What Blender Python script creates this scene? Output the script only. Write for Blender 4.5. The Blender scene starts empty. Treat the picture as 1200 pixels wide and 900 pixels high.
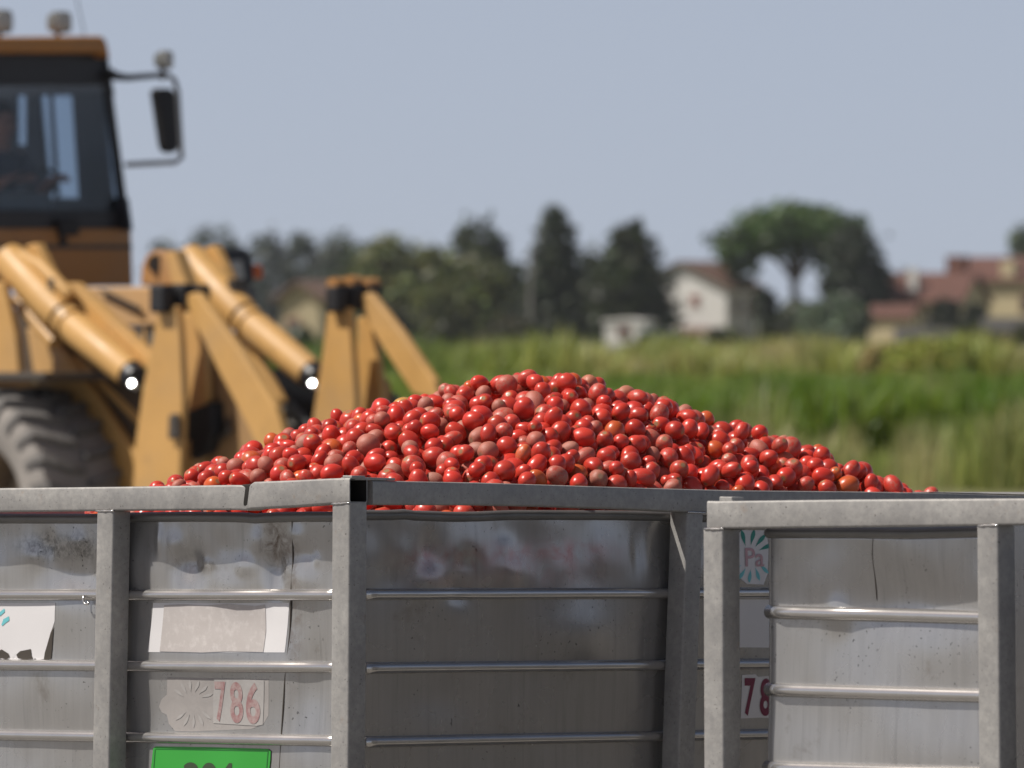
import bpy, math, random
import numpy as np
from mathutils import Vector, noise
random.seed(7); RNG=np.random.default_rng(7)
R=math.radians
# ------------------------------------------------------------------ camera, sky, sun, exposure
SC=bpy.context.scene
COL=SC.collection
EYE=np.array([0.,0.,1.75]); FPX=8000.; PITCH=40/8000
cd=bpy.data.cameras.new('camera'); cam=bpy.data.objects.new('camera',cd); COL.objects.link(cam)
cam.location=EYE; cam.rotation_euler=(math.pi/2-PITCH,0,0)
cd.sensor_width=36; cd.lens=240; cd.clip_start=.5; cd.clip_end=9000
cd.dof.use_dof=True; cd.dof.focus_distance=16.4; cd.dof.aperture_fstop=6.3; cd.dof.aperture_blades=0
SC.camera=cam
SUN_EL,SUN_AZ=54.,82.            # azimuth: degrees to the left of the direction towards the camera
SDIR=Vector((-math.sin(R(SUN_AZ))*math.cos(R(SUN_EL)),-math.cos(R(SUN_AZ))*math.cos(R(SUN_EL)),math.sin(R(SUN_EL))))
w=bpy.data.worlds.new('World'); SC.world=w; w.use_nodes=True
nt=w.node_tree; bg=nt.nodes['Background']
sk=nt.nodes.new('ShaderNodeTexSky'); sk.sky_type='NISHITA'; sk.sun_disc=False
sk.sun_elevation=R(SUN_EL); sk.sun_rotation=math.atan2(SDIR.x,SDIR.y)%(2*math.pi)
sk.altitude=0; sk.air_density=.22; sk.dust_density=.6; sk.ozone_density=2.0
tint=nt.nodes.new('ShaderNodeMix'); tint.data_type='RGBA'; tint.blend_type='MULTIPLY'; tint.inputs[0].default_value=1
tint.inputs[7].default_value=(1.56,1.28,1.0,1)
nt.links.new(sk.outputs[0],tint.inputs[6])
tc=nt.nodes.new('ShaderNodeTexCoord'); sz=nt.nodes.new('ShaderNodeSeparateXYZ'); nt.links.new(tc.outputs['Generated'],sz.inputs[0])
hm=nt.nodes.new('ShaderNodeMapRange'); hm.interpolation_type='SMOOTHERSTEP'; nt.links.new(sz.outputs[2],hm.inputs[0])
hm.inputs[1].default_value=0; hm.inputs[2].default_value=.45; hm.inputs[3].default_value=.8; hm.inputs[4].default_value=0
hz=nt.nodes.new('ShaderNodeMix'); hz.data_type='RGBA'; hz.inputs[7].default_value=(3.08,3.44,4.12,1)     # pale summer haze low in the sky
nt.links.new(hm.outputs[0],hz.inputs[0]); nt.links.new(tint.outputs[2],hz.inputs[6]); nt.links.new(hz.outputs[2],bg.inputs[0])
bg.inputs[1].default_value=.14
sl=bpy.data.lights.new('sun','SUN'); sl.energy=4.9; sl.angle=R(.53); sl.color=(1,.955,.88)
so=bpy.data.objects.new('sun',sl); COL.objects.link(so); so.rotation_euler=SDIR.to_track_quat('Z','Y').to_euler()
SC.view_settings.view_transform='Standard'; SC.view_settings.look='None'
SC.view_settings.exposure=0.0; SC.view_settings.gamma=1; SC.view_settings.use_curve_mapping=False
SC.cycles.use_denoising=True
SC.cycles.max_bounces=8; SC.cycles.transparent_max_bounces=12
SC.cycles.sample_clamp_indirect=6

# ------------------------------------------------------------------ geometry helpers
def ray(px,py):
    v=((px-600)/FPX,1,-(py-450)/FPX); c,s=math.cos(PITCH),math.sin(PITCH)
    return np.array([v[0],v[1]*c+v[2]*s,v[2]*c-v[1]*s])
def at(px,py,d): return EYE+ray(px,py)*d            # a point of the place seen at that pixel of the photograph, d metres off
def hit(px,py,p0,n):
    r=ray(px,py); return EYE+r*(np.dot(p0-EYE,n)/np.dot(r,n))
def proj(X):
    X=np.asarray(X,float); c,s=math.cos(PITCH),math.sin(PITCH)
    x=X[...,0]; y=X[...,1]; z=X[...,2]-1.75
    d=y*c-z*s; u=z*c+y*s
    return 600+FPX*x/d, 450-FPX*u/d, d
def unit(v): v=np.asarray(v,float); return v/np.linalg.norm(v)
UP=np.array([0,0,1.])

class MB:
    def __init__(s): s.v=[]; s.f=[]; s.m=[]; s.mi=0
    def add(s,vs,fs):
        b=len(s.v); s.v+=[tuple(map(float,v)) for v in vs]
        for f in fs: s.f.append([i+b for i in f]); s.m.append(s.mi)
        return s
    def box(s,c,h,ax=None):
        c=np.asarray(c,float); A=np.eye(3) if ax is None else np.array([unit(a) for a in ax])
        vs=[c+A[0]*h[0]*i+A[1]*h[1]*j+A[2]*h[2]*k for i in (-1,1) for j in (-1,1) for k in (-1,1)]
        return s.add(vs,[(0,1,3,2),(4,6,7,5),(0,4,5,1),(2,3,7,6),(0,2,6,4),(1,5,7,3)])
    def loft(s,rings,cap=(True,True)):
        n=len(rings[0]); vs=[p for r in rings for p in r]; fs=[]
        for i in range(len(rings)-1):
            for j in range(n):
                k=(j+1)%n; fs.append((i*n+j,i*n+k,(i+1)*n+k,(i+1)*n+j))
        if cap[0]: fs.append(tuple(range(n))[::-1])
        if cap[1]: b=(len(rings)-1)*n; fs.append(tuple(range(b,b+n)))
        return s.add(vs,fs)
    def tube(s,pts,r,n=10,cap=(True,True)):
        pts=[np.asarray(p,float) for p in pts]
        if not hasattr(r,'__len__'): r=[r]*len(pts)
        rings=[]; ref=None
        for i,p in enumerate(pts):
            t=unit(pts[min(i+1,len(pts)-1)]-pts[max(i-1,0)])
            if ref is None:
                ref=np.cross(t,UP) if abs(t[2])<.9 else np.cross(t,(1,0,0))
            a=unit(ref-t*np.dot(ref,t)); b=np.cross(t,a); ref=a
            rings.append([p+(a*math.cos(q)+b*math.sin(q))*r[i] for q in np.linspace(0,2*math.pi,n,endpoint=False)])
        return s.loft(rings,cap)
    def prism(s,poly,ext):
        n=len(poly); ext=np.asarray(ext,float)
        a=[np.asarray(p,float) for p in poly]; b=[p+ext for p in a]
        return s.add(a+b,[tuple(range(n)),tuple(range(2*n-1,n-1,-1))]+[(i,i+n,(i+1)%n+n,(i+1)%n) for i in range(n)])
    def build(s,name,mat,parent=None,smooth=False,bevel=0,loc=None):
        me=bpy.data.meshes.new(name); o0=np.zeros(3)
        if loc is not None: o0=np.asarray(loc,float)
        vs=[tuple(np.asarray(v)-o0) for v in s.v]
        me.from_pydata(vs,[],s.f)
        mats=mat if isinstance(mat,(list,tuple)) else [mat]
        for m in mats: me.materials.append(m)
        if len(mats)>1: me.polygons.foreach_set('material_index',s.m)
        me.update()
        import bmesh
        b=bmesh.new(); b.from_mesh(me); bmesh.ops.recalc_face_normals(b,faces=b.faces); b.to_mesh(me); b.free()
        o=bpy.data.objects.new(name,me); COL.objects.link(o); o.location=o0
        if parent is not None: par(o,parent)
        if smooth: me.shade_smooth() if hasattr(me,'shade_smooth') else [setattr(p,'use_smooth',True) for p in me.polygons]
        if smooth=='auto':
            me.set_sharp_from_angle(angle=R(38))
        if bevel:
            md=o.modifiers.new('bevel','BEVEL'); md.width=bevel; md.segments=2; md.limit_method='ANGLE'; md.angle_limit=R(40)
        return o
def wloc(o):
    l=np.array(o.location)
    while o.parent is not None: o=o.parent; l=l+np.array(o.location)
    return l
def par(o,p):
    o.parent=p; o.location=np.array(o.location)-wloc(p)
def empty(name,loc,label,cat,group=None):
    o=bpy.data.objects.new(name,None); COL.objects.link(o); o.location=loc; o.empty_display_size=.2
    return tag(o,label,cat,group)
def tag(o,label,cat,group=None,kind=None):
    o['label']=label; o['category']=cat
    if group: o['group']=group
    if kind: o['kind']=kind
    return o
def rawmesh(name,V,Fq,mat,colors=None,cname='col',smooth=False):
    """V (n,3), Fq list of (m,k) arrays"""
    me=bpy.data.meshes.new(name)
    loops=np.concatenate([f.ravel() for f in Fq]); cnt=np.concatenate([np.full(len(f),f.shape[1]) for f in Fq])
    st=np.concatenate([[0],np.cumsum(cnt)[:-1]])
    me.vertices.add(len(V)); me.vertices.foreach_set('co',np.asarray(V,np.float32).ravel())
    me.loops.add(len(loops)); me.loops.foreach_set('vertex_index',loops.astype(np.int32))
    me.polygons.add(len(cnt)); me.polygons.foreach_set('loop_start',st.astype(np.int32)); me.polygons.foreach_set('loop_total',cnt.astype(np.int32))
    if smooth: me.polygons.foreach_set('use_smooth',np.ones(len(cnt),bool))
    me.update(calc_edges=True)
    if colors is not None:
        for cn,cv in ({cname:colors} if not isinstance(colors,dict) else colors).items():
            at_=me.attributes.new(cn,'FLOAT_COLOR','POINT'); at_.data.foreach_set('color',np.asarray(cv,np.float32).ravel())
    me.materials.append(mat)
    return me

# ------------------------------------------------------------------ materials
class NT:
    def __init__(s,name):
        s.m=bpy.data.materials.new(name); s.m.use_nodes=True; s.t=s.m.node_tree; s.b=s.t.nodes['Principled BSDF']
        s.out=s.t.nodes['Material Output']
    def n(s,t,**k):
        o=s.t.nodes.new(t)
        for a,v in k.items():
            if a.startswith('_'): o.inputs[int(a[1:])].default_value=v
            else: setattr(o,a,v)
        return o
    def l(s,a,b): s.t.links.new(a,b)
    def coord(s,kind='Object',scale=(1,1,1)):
        c=s.n('ShaderNodeTexCoord'); mp=s.n('ShaderNodeMapping'); mp.inputs['Scale'].default_value=scale
        s.l(c.outputs[kind],mp.inputs[0]); return mp.outputs[0]
    def noise(s,vec,scale,detail=4,rough=.6,dist=0):
        o=s.n('ShaderNodeTexNoise'); o.inputs['Scale'].default_value=scale; o.inputs['Detail'].default_value=detail
        o.inputs['Roughness'].default_value=rough; o.inputs['Distortion'].default_value=dist
        if vec is not None: s.l(vec,o.inputs['Vector'])
        return o.outputs[0]
    def ramp(s,f,stops):
        o=s.n('ShaderNodeValToRGB'); e=o.color_ramp.elements
        while len(e)<len(stops): e.new(.5)
        for el,(p,c) in zip(e,stops):
            el.position=p; el.color=(*c,1) if hasattr(c,'__len__') else (c,c,c,1)
        s.l(f,o.inputs[0]); return o.outputs[0]
    def mix(s,f,a,b,mode='MIX'):
        o=s.n('ShaderNodeMix',data_type='RGBA',blend_type=mode)
        for i,x in ((0,f),(6,a),(7,b)):
            if hasattr(x,'is_linked') or hasattr(x,'links'): s.l(x,o.inputs[i])
            elif hasattr(x,'__len__'): o.inputs[i].default_value=(*x,1) if len(x)==3 else x
            else: o.inputs[i].default_value=x
        return o.outputs[2]
    def math(s,op,a,b=0.):
        o=s.n('ShaderNodeMath',operation=op)
        for i,x in ((0,a),(1,b)):
            if hasattr(x,'links'): s.l(x,o.inputs[i])
            else: o.inputs[i].default_value=x
        return o.outputs[0]
    def bump(s,h,strength=.3,dist=.002):
        o=s.n('ShaderNodeBump'); o.inputs['Strength'].default_value=strength; o.inputs['Distance'].default_value=dist
        s.l(h,o.inputs['Height']); s.l(o.outputs[0],s.b.inputs['Normal'])
    def set(s,**k):
        for a,v in k.items():
            i=s.b.inputs[a.replace('_',' ')]
            if hasattr(v,'links'): s.l(v,i)
            elif hasattr(v,'__len__') and len(v)==3: i.default_value=(*v,1)
            else: i.default_value=v
        return s.m
def plain(name,c,rough=.6,metal=0,var=.15,scale=3,bump=0):
    t=NT(name); v=t.coord('Object'); n=t.noise(v,scale,5)
    c=np.array(c); col=t.mix(n,tuple(c*(1-var)),tuple(np.minimum(c*(1+var),1)))
    if bump: t.bump(n,bump,.01)
    return t.set(Base_Color=col,Roughness=rough,Metallic=metal)

def steel_frame():           # weathered galvanised square tube
    t=NT('galvanised_tube'); v=t.coord('Object')
    a=t.noise(v,9,6,.65); b=t.noise(v,60,4,.7); c=t.noise(t.coord('Object',(3,3,60)),3,3)
    col=t.ramp(a,[(.28,(.28,.27,.26)),(.5,(.375,.36,.34)),(.75,(.46,.445,.42))])
    col=t.mix(t.ramp(b,[(.35,.55),(.65,0.)]),col,(.24,.235,.23))
    col=t.mix(t.ramp(t.noise(v,14,5,.75),[(.62,0.),(.75,.45)]),col,(.30,.20,.13))
    sp=t.noise(v,190,2,.5); col=t.mix(t.ramp(sp,[(.68,0.),(.74,.8)]),col,(.07,.06,.055))
    t.bump(b,.25,.002)
    return t.set(Base_Color=col,Roughness=t.ramp(a,[(.3,.5),(.7,.68)]),Metallic=.25)
def steel_sheet(name,base,red=0.,metal=.5,spots=()):           # thin stainless sheet: vertical brushing, stains, specks, scratches
    t=NT(name); v=t.coord('Object')
    st=t.noise(t.coord('Object',(22,22,.9)),2.2,5,.6); bl=t.noise(v,4.2,5,.6,.6); fine=t.noise(t.coord('Object',(120,120,3)),3,3)
    c=np.array(base)
    col=t.mix(st,tuple(c*.8),tuple(c*1.15))
    col=t.mix(t.ramp(bl,[(.45,.0),(.75,.3)]),col,tuple(c*1.18))
    col=t.mix(t.math('MULTIPLY',fine,.35),col,tuple(c*.7))
    mud=t.noise(v,6.5,6,.72,.4); col=t.mix(t.ramp(mud,[(.60,0.),(.74,.5)]),col,(.20,.165,.13))
    sp=t.noise(v,120,2,.5); spm=t.noise(v,5,3); spk=t.math('MULTIPLY',t.ramp(sp,[(.67,0.),(.72,.9)]),t.ramp(spm,[(.48,0.),(.6,1.)]))
    col=t.mix(spk,col,(.045,.04,.04))
    rn_=t.noise(t.coord('Object',(34,34,1.1)),1.6,4,.7,.3); col=t.mix(t.ramp(rn_,[(.56,0.),(.70,.35)]),col,tuple(c*.55))
    for (P_,rad,sc_,c_,st_) in spots:
        df=t.n('ShaderNodeVectorMath',operation='SUBTRACT'); t.l(v,df.inputs[0]); df.inputs[1].default_value=P_
        ml=t.n('ShaderNodeVectorMath',operation='MULTIPLY'); t.l(df.outputs[0],ml.inputs[0]); ml.inputs[1].default_value=rad
        ln=t.n('ShaderNodeVectorMath',operation='LENGTH'); t.l(ml.outputs[0],ln.inputs[0])
        k_=t.ramp(ln.outputs['Value'],[(.2,1.),(1.,0.)]); nz_=t.ramp(t.noise(v,sc_,6,.75,.6),[(.42,0.),(.60,1.)])
        col=t.mix(t.math('MULTIPLY',t.math('MULTIPLY',k_,nz_),st_),col,c_)
    if red:  # reddish band across the upper sheet, broken up by noise
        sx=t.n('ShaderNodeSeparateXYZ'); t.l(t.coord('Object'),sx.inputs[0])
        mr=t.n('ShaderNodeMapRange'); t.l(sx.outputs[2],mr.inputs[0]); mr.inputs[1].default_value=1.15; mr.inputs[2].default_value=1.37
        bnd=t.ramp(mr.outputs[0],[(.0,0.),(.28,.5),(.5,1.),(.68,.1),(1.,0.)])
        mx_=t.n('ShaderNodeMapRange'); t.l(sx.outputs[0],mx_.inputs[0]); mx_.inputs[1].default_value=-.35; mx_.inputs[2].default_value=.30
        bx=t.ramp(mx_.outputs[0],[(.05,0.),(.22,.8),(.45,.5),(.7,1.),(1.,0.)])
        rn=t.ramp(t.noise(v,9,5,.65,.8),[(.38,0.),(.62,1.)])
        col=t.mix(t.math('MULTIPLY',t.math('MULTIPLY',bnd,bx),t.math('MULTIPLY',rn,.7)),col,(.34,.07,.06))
    t.bump(t.noise(t.coord('Object',(5,5,2.6)),1.1,2,.45),.16,.03)
    return t.set(Base_Color=col,Roughness=t.ramp(t.noise(v,3.1,4),[(.35,.33),(.65,.19)]),Metallic=metal)
def paint(name,c,rust=.3,rough=.38):
    t=NT(name); v=t.coord('Object'); a=t.noise(v,2.5,5,.6); b=t.noise(v,9,6,.7)
    c=np.array(c); col=t.mix(a,tuple(c*.82),tuple(c*1.12))
    col=t.mix(t.ramp(b,[(.56,0.),(.72,rust)]),col,(.13,.075,.04))
    d=t.noise(v,1.4,4); col=t.mix(t.ramp(d,[(.5,0.),(.75,.35)]),col,(.33,.26,.19))
    return t.set(Base_Color=col,Roughness=t.ramp(a,[(.3,rough),(.7,rough+.25)]))
def tomato_mat(name,stuff):
    t=NT(name)
    if stuff:
        a=t.n('ShaderNodeAttribute',attribute_name='tint'); colr=a.outputs['Color']; dust=a.outputs['Alpha']
        sd=t.n('ShaderNodeAttribute',attribute_name='seed').outputs['Fac']
    else:
        oi=t.n('ShaderNodeObjectInfo'); colr=oi.outputs['Color']; dust=oi.outputs['Alpha']; sd=oi.outputs['Random']
    lc=t.n('ShaderNodeAttribute',attribute_name='local'); L=lc.outputs['Color']
    off=t.n('ShaderNodeVectorMath',operation='ADD'); cmb=t.n('ShaderNodeCombineXYZ'); s37=t.math('MULTIPLY',sd,37.)
    for i in range(3): t.l(s37,cmb.inputs[i])
    t.l(L,off.inputs[0]); t.l(cmb.outputs[0],off.inputs[1]); v=off.outputs[0]
    n1=t.noise(v,1.3,3,.5); n2=t.noise(v,2.4,7,.8,.9); n3=t.noise(v,9,5,.75)
    col=t.mix(t.ramp(n1,[(.3,.0),(.7,.5)]),colr,t.mix(.6,colr,(.60,.085,.03)))
    # stem scar: pale star with a tan centre at the pole
    sx=t.n('ShaderNodeSeparateXYZ'); t.l(L,sx.inputs[0]); z=sx.outputs[2]
    col=t.mix(t.ramp(z,[(.84,0.),(.99,.45)]),col,(.55,.20,.05))
    col=t.mix(t.ramp(z,[(.955,0.),(.975,.9)]),col,(.28,.19,.10))
    # dry soil dust film and mud
    lo=t.math('SUBTRACT',1.02,dust); dm=t.n('ShaderNodeMapRange'); t.l(n2,dm.inputs[0])
    t.l(t.math('MULTIPLY',lo,.72),dm.inputs[1]); t.l(t.math('ADD',t.math('MULTIPLY',lo,.72),.11),dm.inputs[2]); dm.inputs[4].default_value=.88
    film=t.math('ADD',t.math('MULTIPLY',dm.outputs[0],t.math('ADD',t.math('MULTIPLY',n3,1.5),.0)),t.math('ADD',t.math('MULTIPLY',t.math('MULTIPLY',n3,dust),.3),.03))
    film=t.math('MINIMUM',film,t.math('ADD',.30,t.math('MULTIPLY',dust,.62)))
    col=t.mix(film,col,t.mix(n3,(.17,.085,.055),(.54,.30,.22)))
    sc=t.noise(v,5,5,.8,1.5); col=t.mix(t.math('MULTIPLY',t.ramp(sc,[(.495,0.),(.5,.8),(.505,0.)]),t.ramp(n1,[(.5,0.),(.6,1.)])),col,(.10,.03,.02))
    t.bump(t.math('ADD',t.math('MULTIPLY',n3,dust),t.math('MULTIPLY',n1,.6)),.35,.002)
    rg=t.n('ShaderNodeMapRange'); t.l(film,rg.inputs[0]); rg.inputs[3].default_value=.28; rg.inputs[4].default_value=.72
    t.set(Base_Color=col,Roughness=rg.outputs[0]); t.b.inputs['Specular IOR Level'].default_value=.5
    t.b.inputs['Subsurface Weight'].default_value=.0
    return t.m
def leaf_mat(name,tr=.35):
    t=NT(name); a=t.n('ShaderNodeAttribute',attribute_name='col'); d=t.n('ShaderNodeBsdfDiffuse'); tl=t.n('ShaderNodeBsdfTranslucent'); mx=t.n('ShaderNodeMixShader')
    gl=t.n('ShaderNodeBsdfGlossy'); gl.inputs['Roughness'].default_value=.5; gl.inputs[0].default_value=(.8,.8,.8,1); m2=t.n('ShaderNodeMixShader'); m2.inputs[0].default_value=.04
    t.l(a.outputs[0],d.inputs[0]); t.l(a.outputs[0],tl.inputs[0]); mx.inputs[0].default_value=tr
    t.l(d.outputs[0],mx.inputs[1]); t.l(tl.outputs[0],mx.inputs[2]); t.l(mx.outputs[0],m2.inputs[1]); t.l(gl.outputs[0],m2.inputs[2]); t.l(m2.outputs[0],t.out.inputs[0])
    return t.m
def glass_mat(name,tintc=(.76,.81,.86),refl=.035):
    t=NT(name); tr=t.n('ShaderNodeBsdfTransparent'); tr.inputs[0].default_value=(*tintc,1); g=t.n('ShaderNodeBsdfGlossy'); g.inputs['Roughness'].default_value=.05
    mx=t.n('ShaderNodeMixShader'); mx.inputs[0].default_value=refl; t.l(tr.outputs[0],mx.inputs[1]); t.l(g.outputs[0],mx.inputs[2]); t.l(mx.outputs[0],t.out.inputs[0]); return t.m
M=dict(
 tube=steel_frame(), sheetL=steel_sheet('steel_sheet',(.47,.46,.45),metal=.66), rib=plain('rib_steel',(.62,.60,.58),.22,.85,.15,14,.05),
 lip=plain('rolled_lip_steel',(.20,.195,.19),.45,.6,.3,10,.2),
 yellow=paint('loader_yellow_paint',(.57,.325,.105),.3), roofp=paint('faded_roof_paint',(.42,.20,.06),.3),
 dark=plain('black_rubber',(.015,.015,.017),.6), pin=plain('pin_steel',(.10,.085,.07),.5,.5), tyre=plain('dusty_tyre',(.155,.146,.137),.85,0,.3,4,.2),
 tyrewall=plain('dusty_tyre_wall',(.29,.265,.24),.85,0,.25,3), rim=paint('dusty_rim_paint',(.33,.26,.19)), blackpaint=plain('black_paint',(.02,.02,.024),.4),
 chrome=plain('chrome',(.9,.9,.9),.06,1,.02), greyp=plain('grey_plastic',(.13,.135,.13),.5), lens=plain('lamp_lens',(.45,.44,.40),.2),
 orange=plain('orange_lens',(.62,.11,.01),.25), glass=glass_mat('cab_glass'), seat=plain('seat_cloth',(.06,.035,.03),.9),
 skin=plain('skin',(.42,.22,.15),.6), shirt=plain('shirt',(.05,.05,.07),.9), hair=plain('hair',(.02,.015,.012),.8),
 white=plain('white_vinyl',(.72,.70,.70),.5,0,.05,6), teal=plain('teal_print',(.16,.52,.56),.5), tealg=plain('green_print',(.02,.25,.20),.5), pink=plain('pink_print',(.55,.33,.36),.5,0,.2,30),
 green=plain('green_plastic',(.045,.36,.05),.4,0,.06,5), greenline=plain('dark_green_print',(.02,.14,.03),.5), digit=plain('dark_print',(.045,.07,.035),.5), maroon=plain('maroon_print',(.20,.025,.06),.5), 
 bark=plain('bark',(.10,.075,.055),.9), leaf=leaf_mat('foliage'), grass=leaf_mat('grass',.5),
)

# ------------------------------------------------------------------ ground
def sheet(name,x0,x1,y0,y1,z,mat):
    o=MB().add([(x0,y0,z),(x1,y0,z),(x1,y1,z),(x0,y1,z)],[(0,1,2,3)]).build(name,mat); o['kind']='structure'; return o
t=NT('field_soil'); v=t.coord('Object'); col=t.ramp(t.noise(v,.06,6),[(.3,(.10,.12,.035)),(.55,(.17,.16,.06)),(.75,(.24,.20,.10))])
sheet('ground',-255,255,-105,1005,0,t.set(Base_Color=col,Roughness=.95))
t=NT('yard_concrete'); v=t.coord('Object'); col=t.mix(t.noise(v,.7,6,.65),(.13,.125,.115),(.21,.20,.185)); col=t.mix(t.ramp(t.noise(v,.25,4),[(.5,0.),(.7,.5)]),col,(.15,.13,.11))
sheet('yard_pavement',-60,60,-40,70,.004,t.set(Base_Color=col,Roughness=.9))

# ------------------------------------------------------------------ harvest bins
TH=R(43)
uL=np.array([math.cos(TH),-math.sin(TH),0]); uR=np.array([math.sin(TH),math.cos(TH),0]); nL=-uR; nR=uL
KT=.037                                                   # the bins stand on a slope that falls away from the camera
def down(v): v=np.array(v,float); v[2]-=KT*v[1]; return v
inL=down(uR); inR=down(-uL)                               # inward directions of the two faces
def rsec(A,B,inw,d,r=.005,sc=1.):
    """rounded rectangle: A top front, B bottom front, inw inward unit, d depth"""
    A=np.asarray(A);B=np.asarray(B);h=B-A;H=np.linalg.norm(h);e=h/H;pts=[]
    for (cx,cy,a0) in ((r,r,270),(r,H-r,180),(d-r,H-r,90),(d-r,r,0)):
        for k in range(4):
            q=R(a0-k*30); x=cx+r*math.cos(q); y=cy+r*math.sin(q)
            if sc!=1: x=d/2+(x-d/2)*sc; y=H/2+(y-H/2)*sc
            pts.append(A+inw*x+e*y)
    return pts
M['soot']=plain('sooty_rust',(.018,.015,.013),.9)
def rail(name,parent,face,stations,d=.06,open0=0,open1=0,mat=None):
    """stations (px, y top, y bottom[, inset[, d]]) on the outer plane of a face"""
    p0,n,inw=face; rings=[]; ri=[]
    for st in stations:
        px,a,b=st[:3]; ins=st[3] if len(st)>3 else 0; pxb=st[5] if len(st)>5 else px; dd=st[4] if len(st)>4 else d
        A=hit(px,a,p0,n)+inw*ins; B=hit(pxb,b,p0,n)+inw*ins
        rings.append(rsec(A,B,inw,dd)); ri.append(rsec(A,B,inw,dd,sc=.92))
    m=MB(); n_=len(rings[0])
    m.loft(rings,(not open0,not open1))
    if open1:
        back=[np.asarray(p)+(np.mean(rings[-2],0)-np.mean(rings[-1],0))*open1 for p in ri[-1]]
        m.loft([rings[-1],ri[-1]],(False,False)); m.mi=1; m.loft([ri[-1],back],(False,True)); mat=[mat or M['tube'],M['soot']]
    return m.build(name,mat or M['tube'],parent,smooth='auto')
def post(name,parent,face,u,px0,py0,px1,py1,w=.06,d=.06,zb=.005,side=-1):
    """px: image x of one front edge at top/bottom; the post runs side*w along u from it, d inward, down to height zb"""
    p0,n,inw=face; A=hit(px0,py0,p0,n); B=hit(px1,py1,p0,n); B=A+(B-A)*((A[2]-zb)/(A[2]-B[2]))
    def ring(P):
        r=.006; pts=[]
        for (cx,cy,a0) in ((r,r,270),(r,d-r,180),(w-r,d-r,90),(w-r,r,0)):
            for k in range(4):
                q=R(a0-k*30); pts.append(P+u*side*(cx+r*math.cos(q))+inw*(cy+r*math.sin(q)))
        return pts
    return MB().loft([ring(A),ring(A*.5+B*.5),ring(B)]).build(name,M['tube'],parent,smooth='auto')
class Wall:
    """one face of the tub: a dented sheet behind the posts"""
    def __init__(s,p0,n,inw,u,rec,dents,seed,amp=.006,taper=None):
        s.p=p0+inw*rec; s.n=n; s.u=u; s.inw=inw; s.dents=dents; s.seed=seed; s.amp=amp; s.taper=taper
    def sz(s,px,py):
        q=hit(px,py,s.p,s.n); return np.dot(q-s.p,s.u),q[2]
    def disp(s,a,z):
        tp=1+1.6*max(0,min(1,(z-1.12)/.1)); d=s.amp*noise.noise((a*2.3+s.seed,z*3.1,s.seed))*1.2+s.amp*.42*tp*noise.noise((a*6.1,z*7.3+s.seed,3.3))+s.amp*.14*(tp-1)*noise.noise((a*17,z*15+s.seed,7.3))
        for (ca,cz,ra,rz,h) in s.dents: d+=1.5*h*math.exp(-((a-ca)/ra)**2-((z-cz)/rz)**2)
        if s.taper: d-=s.taper(a)
        return d
    def pt(s,a,z,off=0):
        q=s.p+s.u*a+UP*(z-s.p[2]); return q+s.n*(s.disp(a,z)+off)
    def sheet(s,name,parent,mat,a0,a1,topf,zb,na=160,nz=60):
        V=[];F=[]
        for i in range(na+1):
            a=a0+(a1-a0)*i/na; zt=topf(a)
            for j in range(nz+1):
                f=j/nz; z=zt+(zb-zt)*f; V.append(s.pt(a,z))
        k=nz+1
        for i in range(na):
            for j in range(nz): F.append((i*k+j,(i+1)*k+j,(i+1)*k+j+1,i*k+j+1))
        o=MB().add(V,F).build(name,mat,parent,smooth=True)
        md=o.modifiers.new('thickness','SOLIDIFY'); md.thickness=.003; md.offset=0
        return o
    def rib(s,parent,pts,r=.014,flat=.006):
        a=[s.sz(*p) for p in pts]; P=[]; n=max(2,int(abs(a[-1][0]-a[0][0])/.04))
        aa=[q[0] for q in a]; zz=[q[1] for q in a]; o=np.argsort(aa)
        for x in np.linspace(min(aa),max(aa),n): P.append(s.pt(x,np.interp(x,np.array(aa)[o],np.array(zz)[o]),.003))
        return MB().tube(P,r,14).build('rib',M['rib'],parent,smooth=True)
    def patch(s,name,parent,mat,poly,off=.0022,nx=8,ny=6,hole=False):
        """poly: four pixel corners (tl,tr,br,bl) mapped on the dented sheet as a thin sticker"""
        V=[];F=[]; tl,tr,br,bl=[np.array(p,float) for p in poly]
        for i in range(nx+1):
            for j in range(ny+1):
                x=i/nx;y=j/ny; q=(tl*(1-x)+tr*x)*(1-y)+(bl*(1-x)+br*x)*y
                V.append(s.pt(*s.sz(*q),off))
        for i in range(nx):
            for j in range(ny): k=i*(ny+1)+j; F.append((k,k+ny+1,k+ny+2,k+1))
        o=MB().add(V,F).build(name,mat,parent,smooth=True)
        md=o.modifiers.new('thickness','SOLIDIFY'); md.thickness=.0008; md.offset=0
        return o
    def flat(s,name,parent,mat,polys,off=.003):
        """thin shapes given as pixel polygons, cut fine enough to follow the dented sheet"""
        import bmesh
        b=bmesh.new()
        for poly in polys: b.faces.new([b.verts.new((x,y,0)) for x,y in poly])
        s.drape(b,off); me=bpy.data.meshes.new(name); b.to_mesh(me); b.free()
        me.materials.append(mat); o=bpy.data.objects.new(name,me); COL.objects.link(o); par(o,parent); return o
    def drape(s,b,off,step=5):
        import bmesh
        bmesh.ops.triangulate(b,faces=b.faces[:])
        xs=[v.co.x for v in b.verts]; ys=[v.co.y for v in b.verts]
        for lo,hi,no in ((min(xs),max(xs),(1,0,0)),(min(ys),max(ys),(0,1,0))):
            k=math.ceil(lo/step)
            while k*step<hi:
                bmesh.ops.bisect_plane(b,geom=b.verts[:]+b.edges[:]+b.faces[:],plane_co=(no[0]*k*step,no[1]*k*step,0),plane_no=no,dist=1e-4); k+=1
        for v in b.verts: v.co=s.pt(*s.sz(v.co.x,v.co.y),off)
        for f in b.faces: f.smooth=True
        bmesh.ops.recalc_face_normals(b,faces=b.faces[:])
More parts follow.
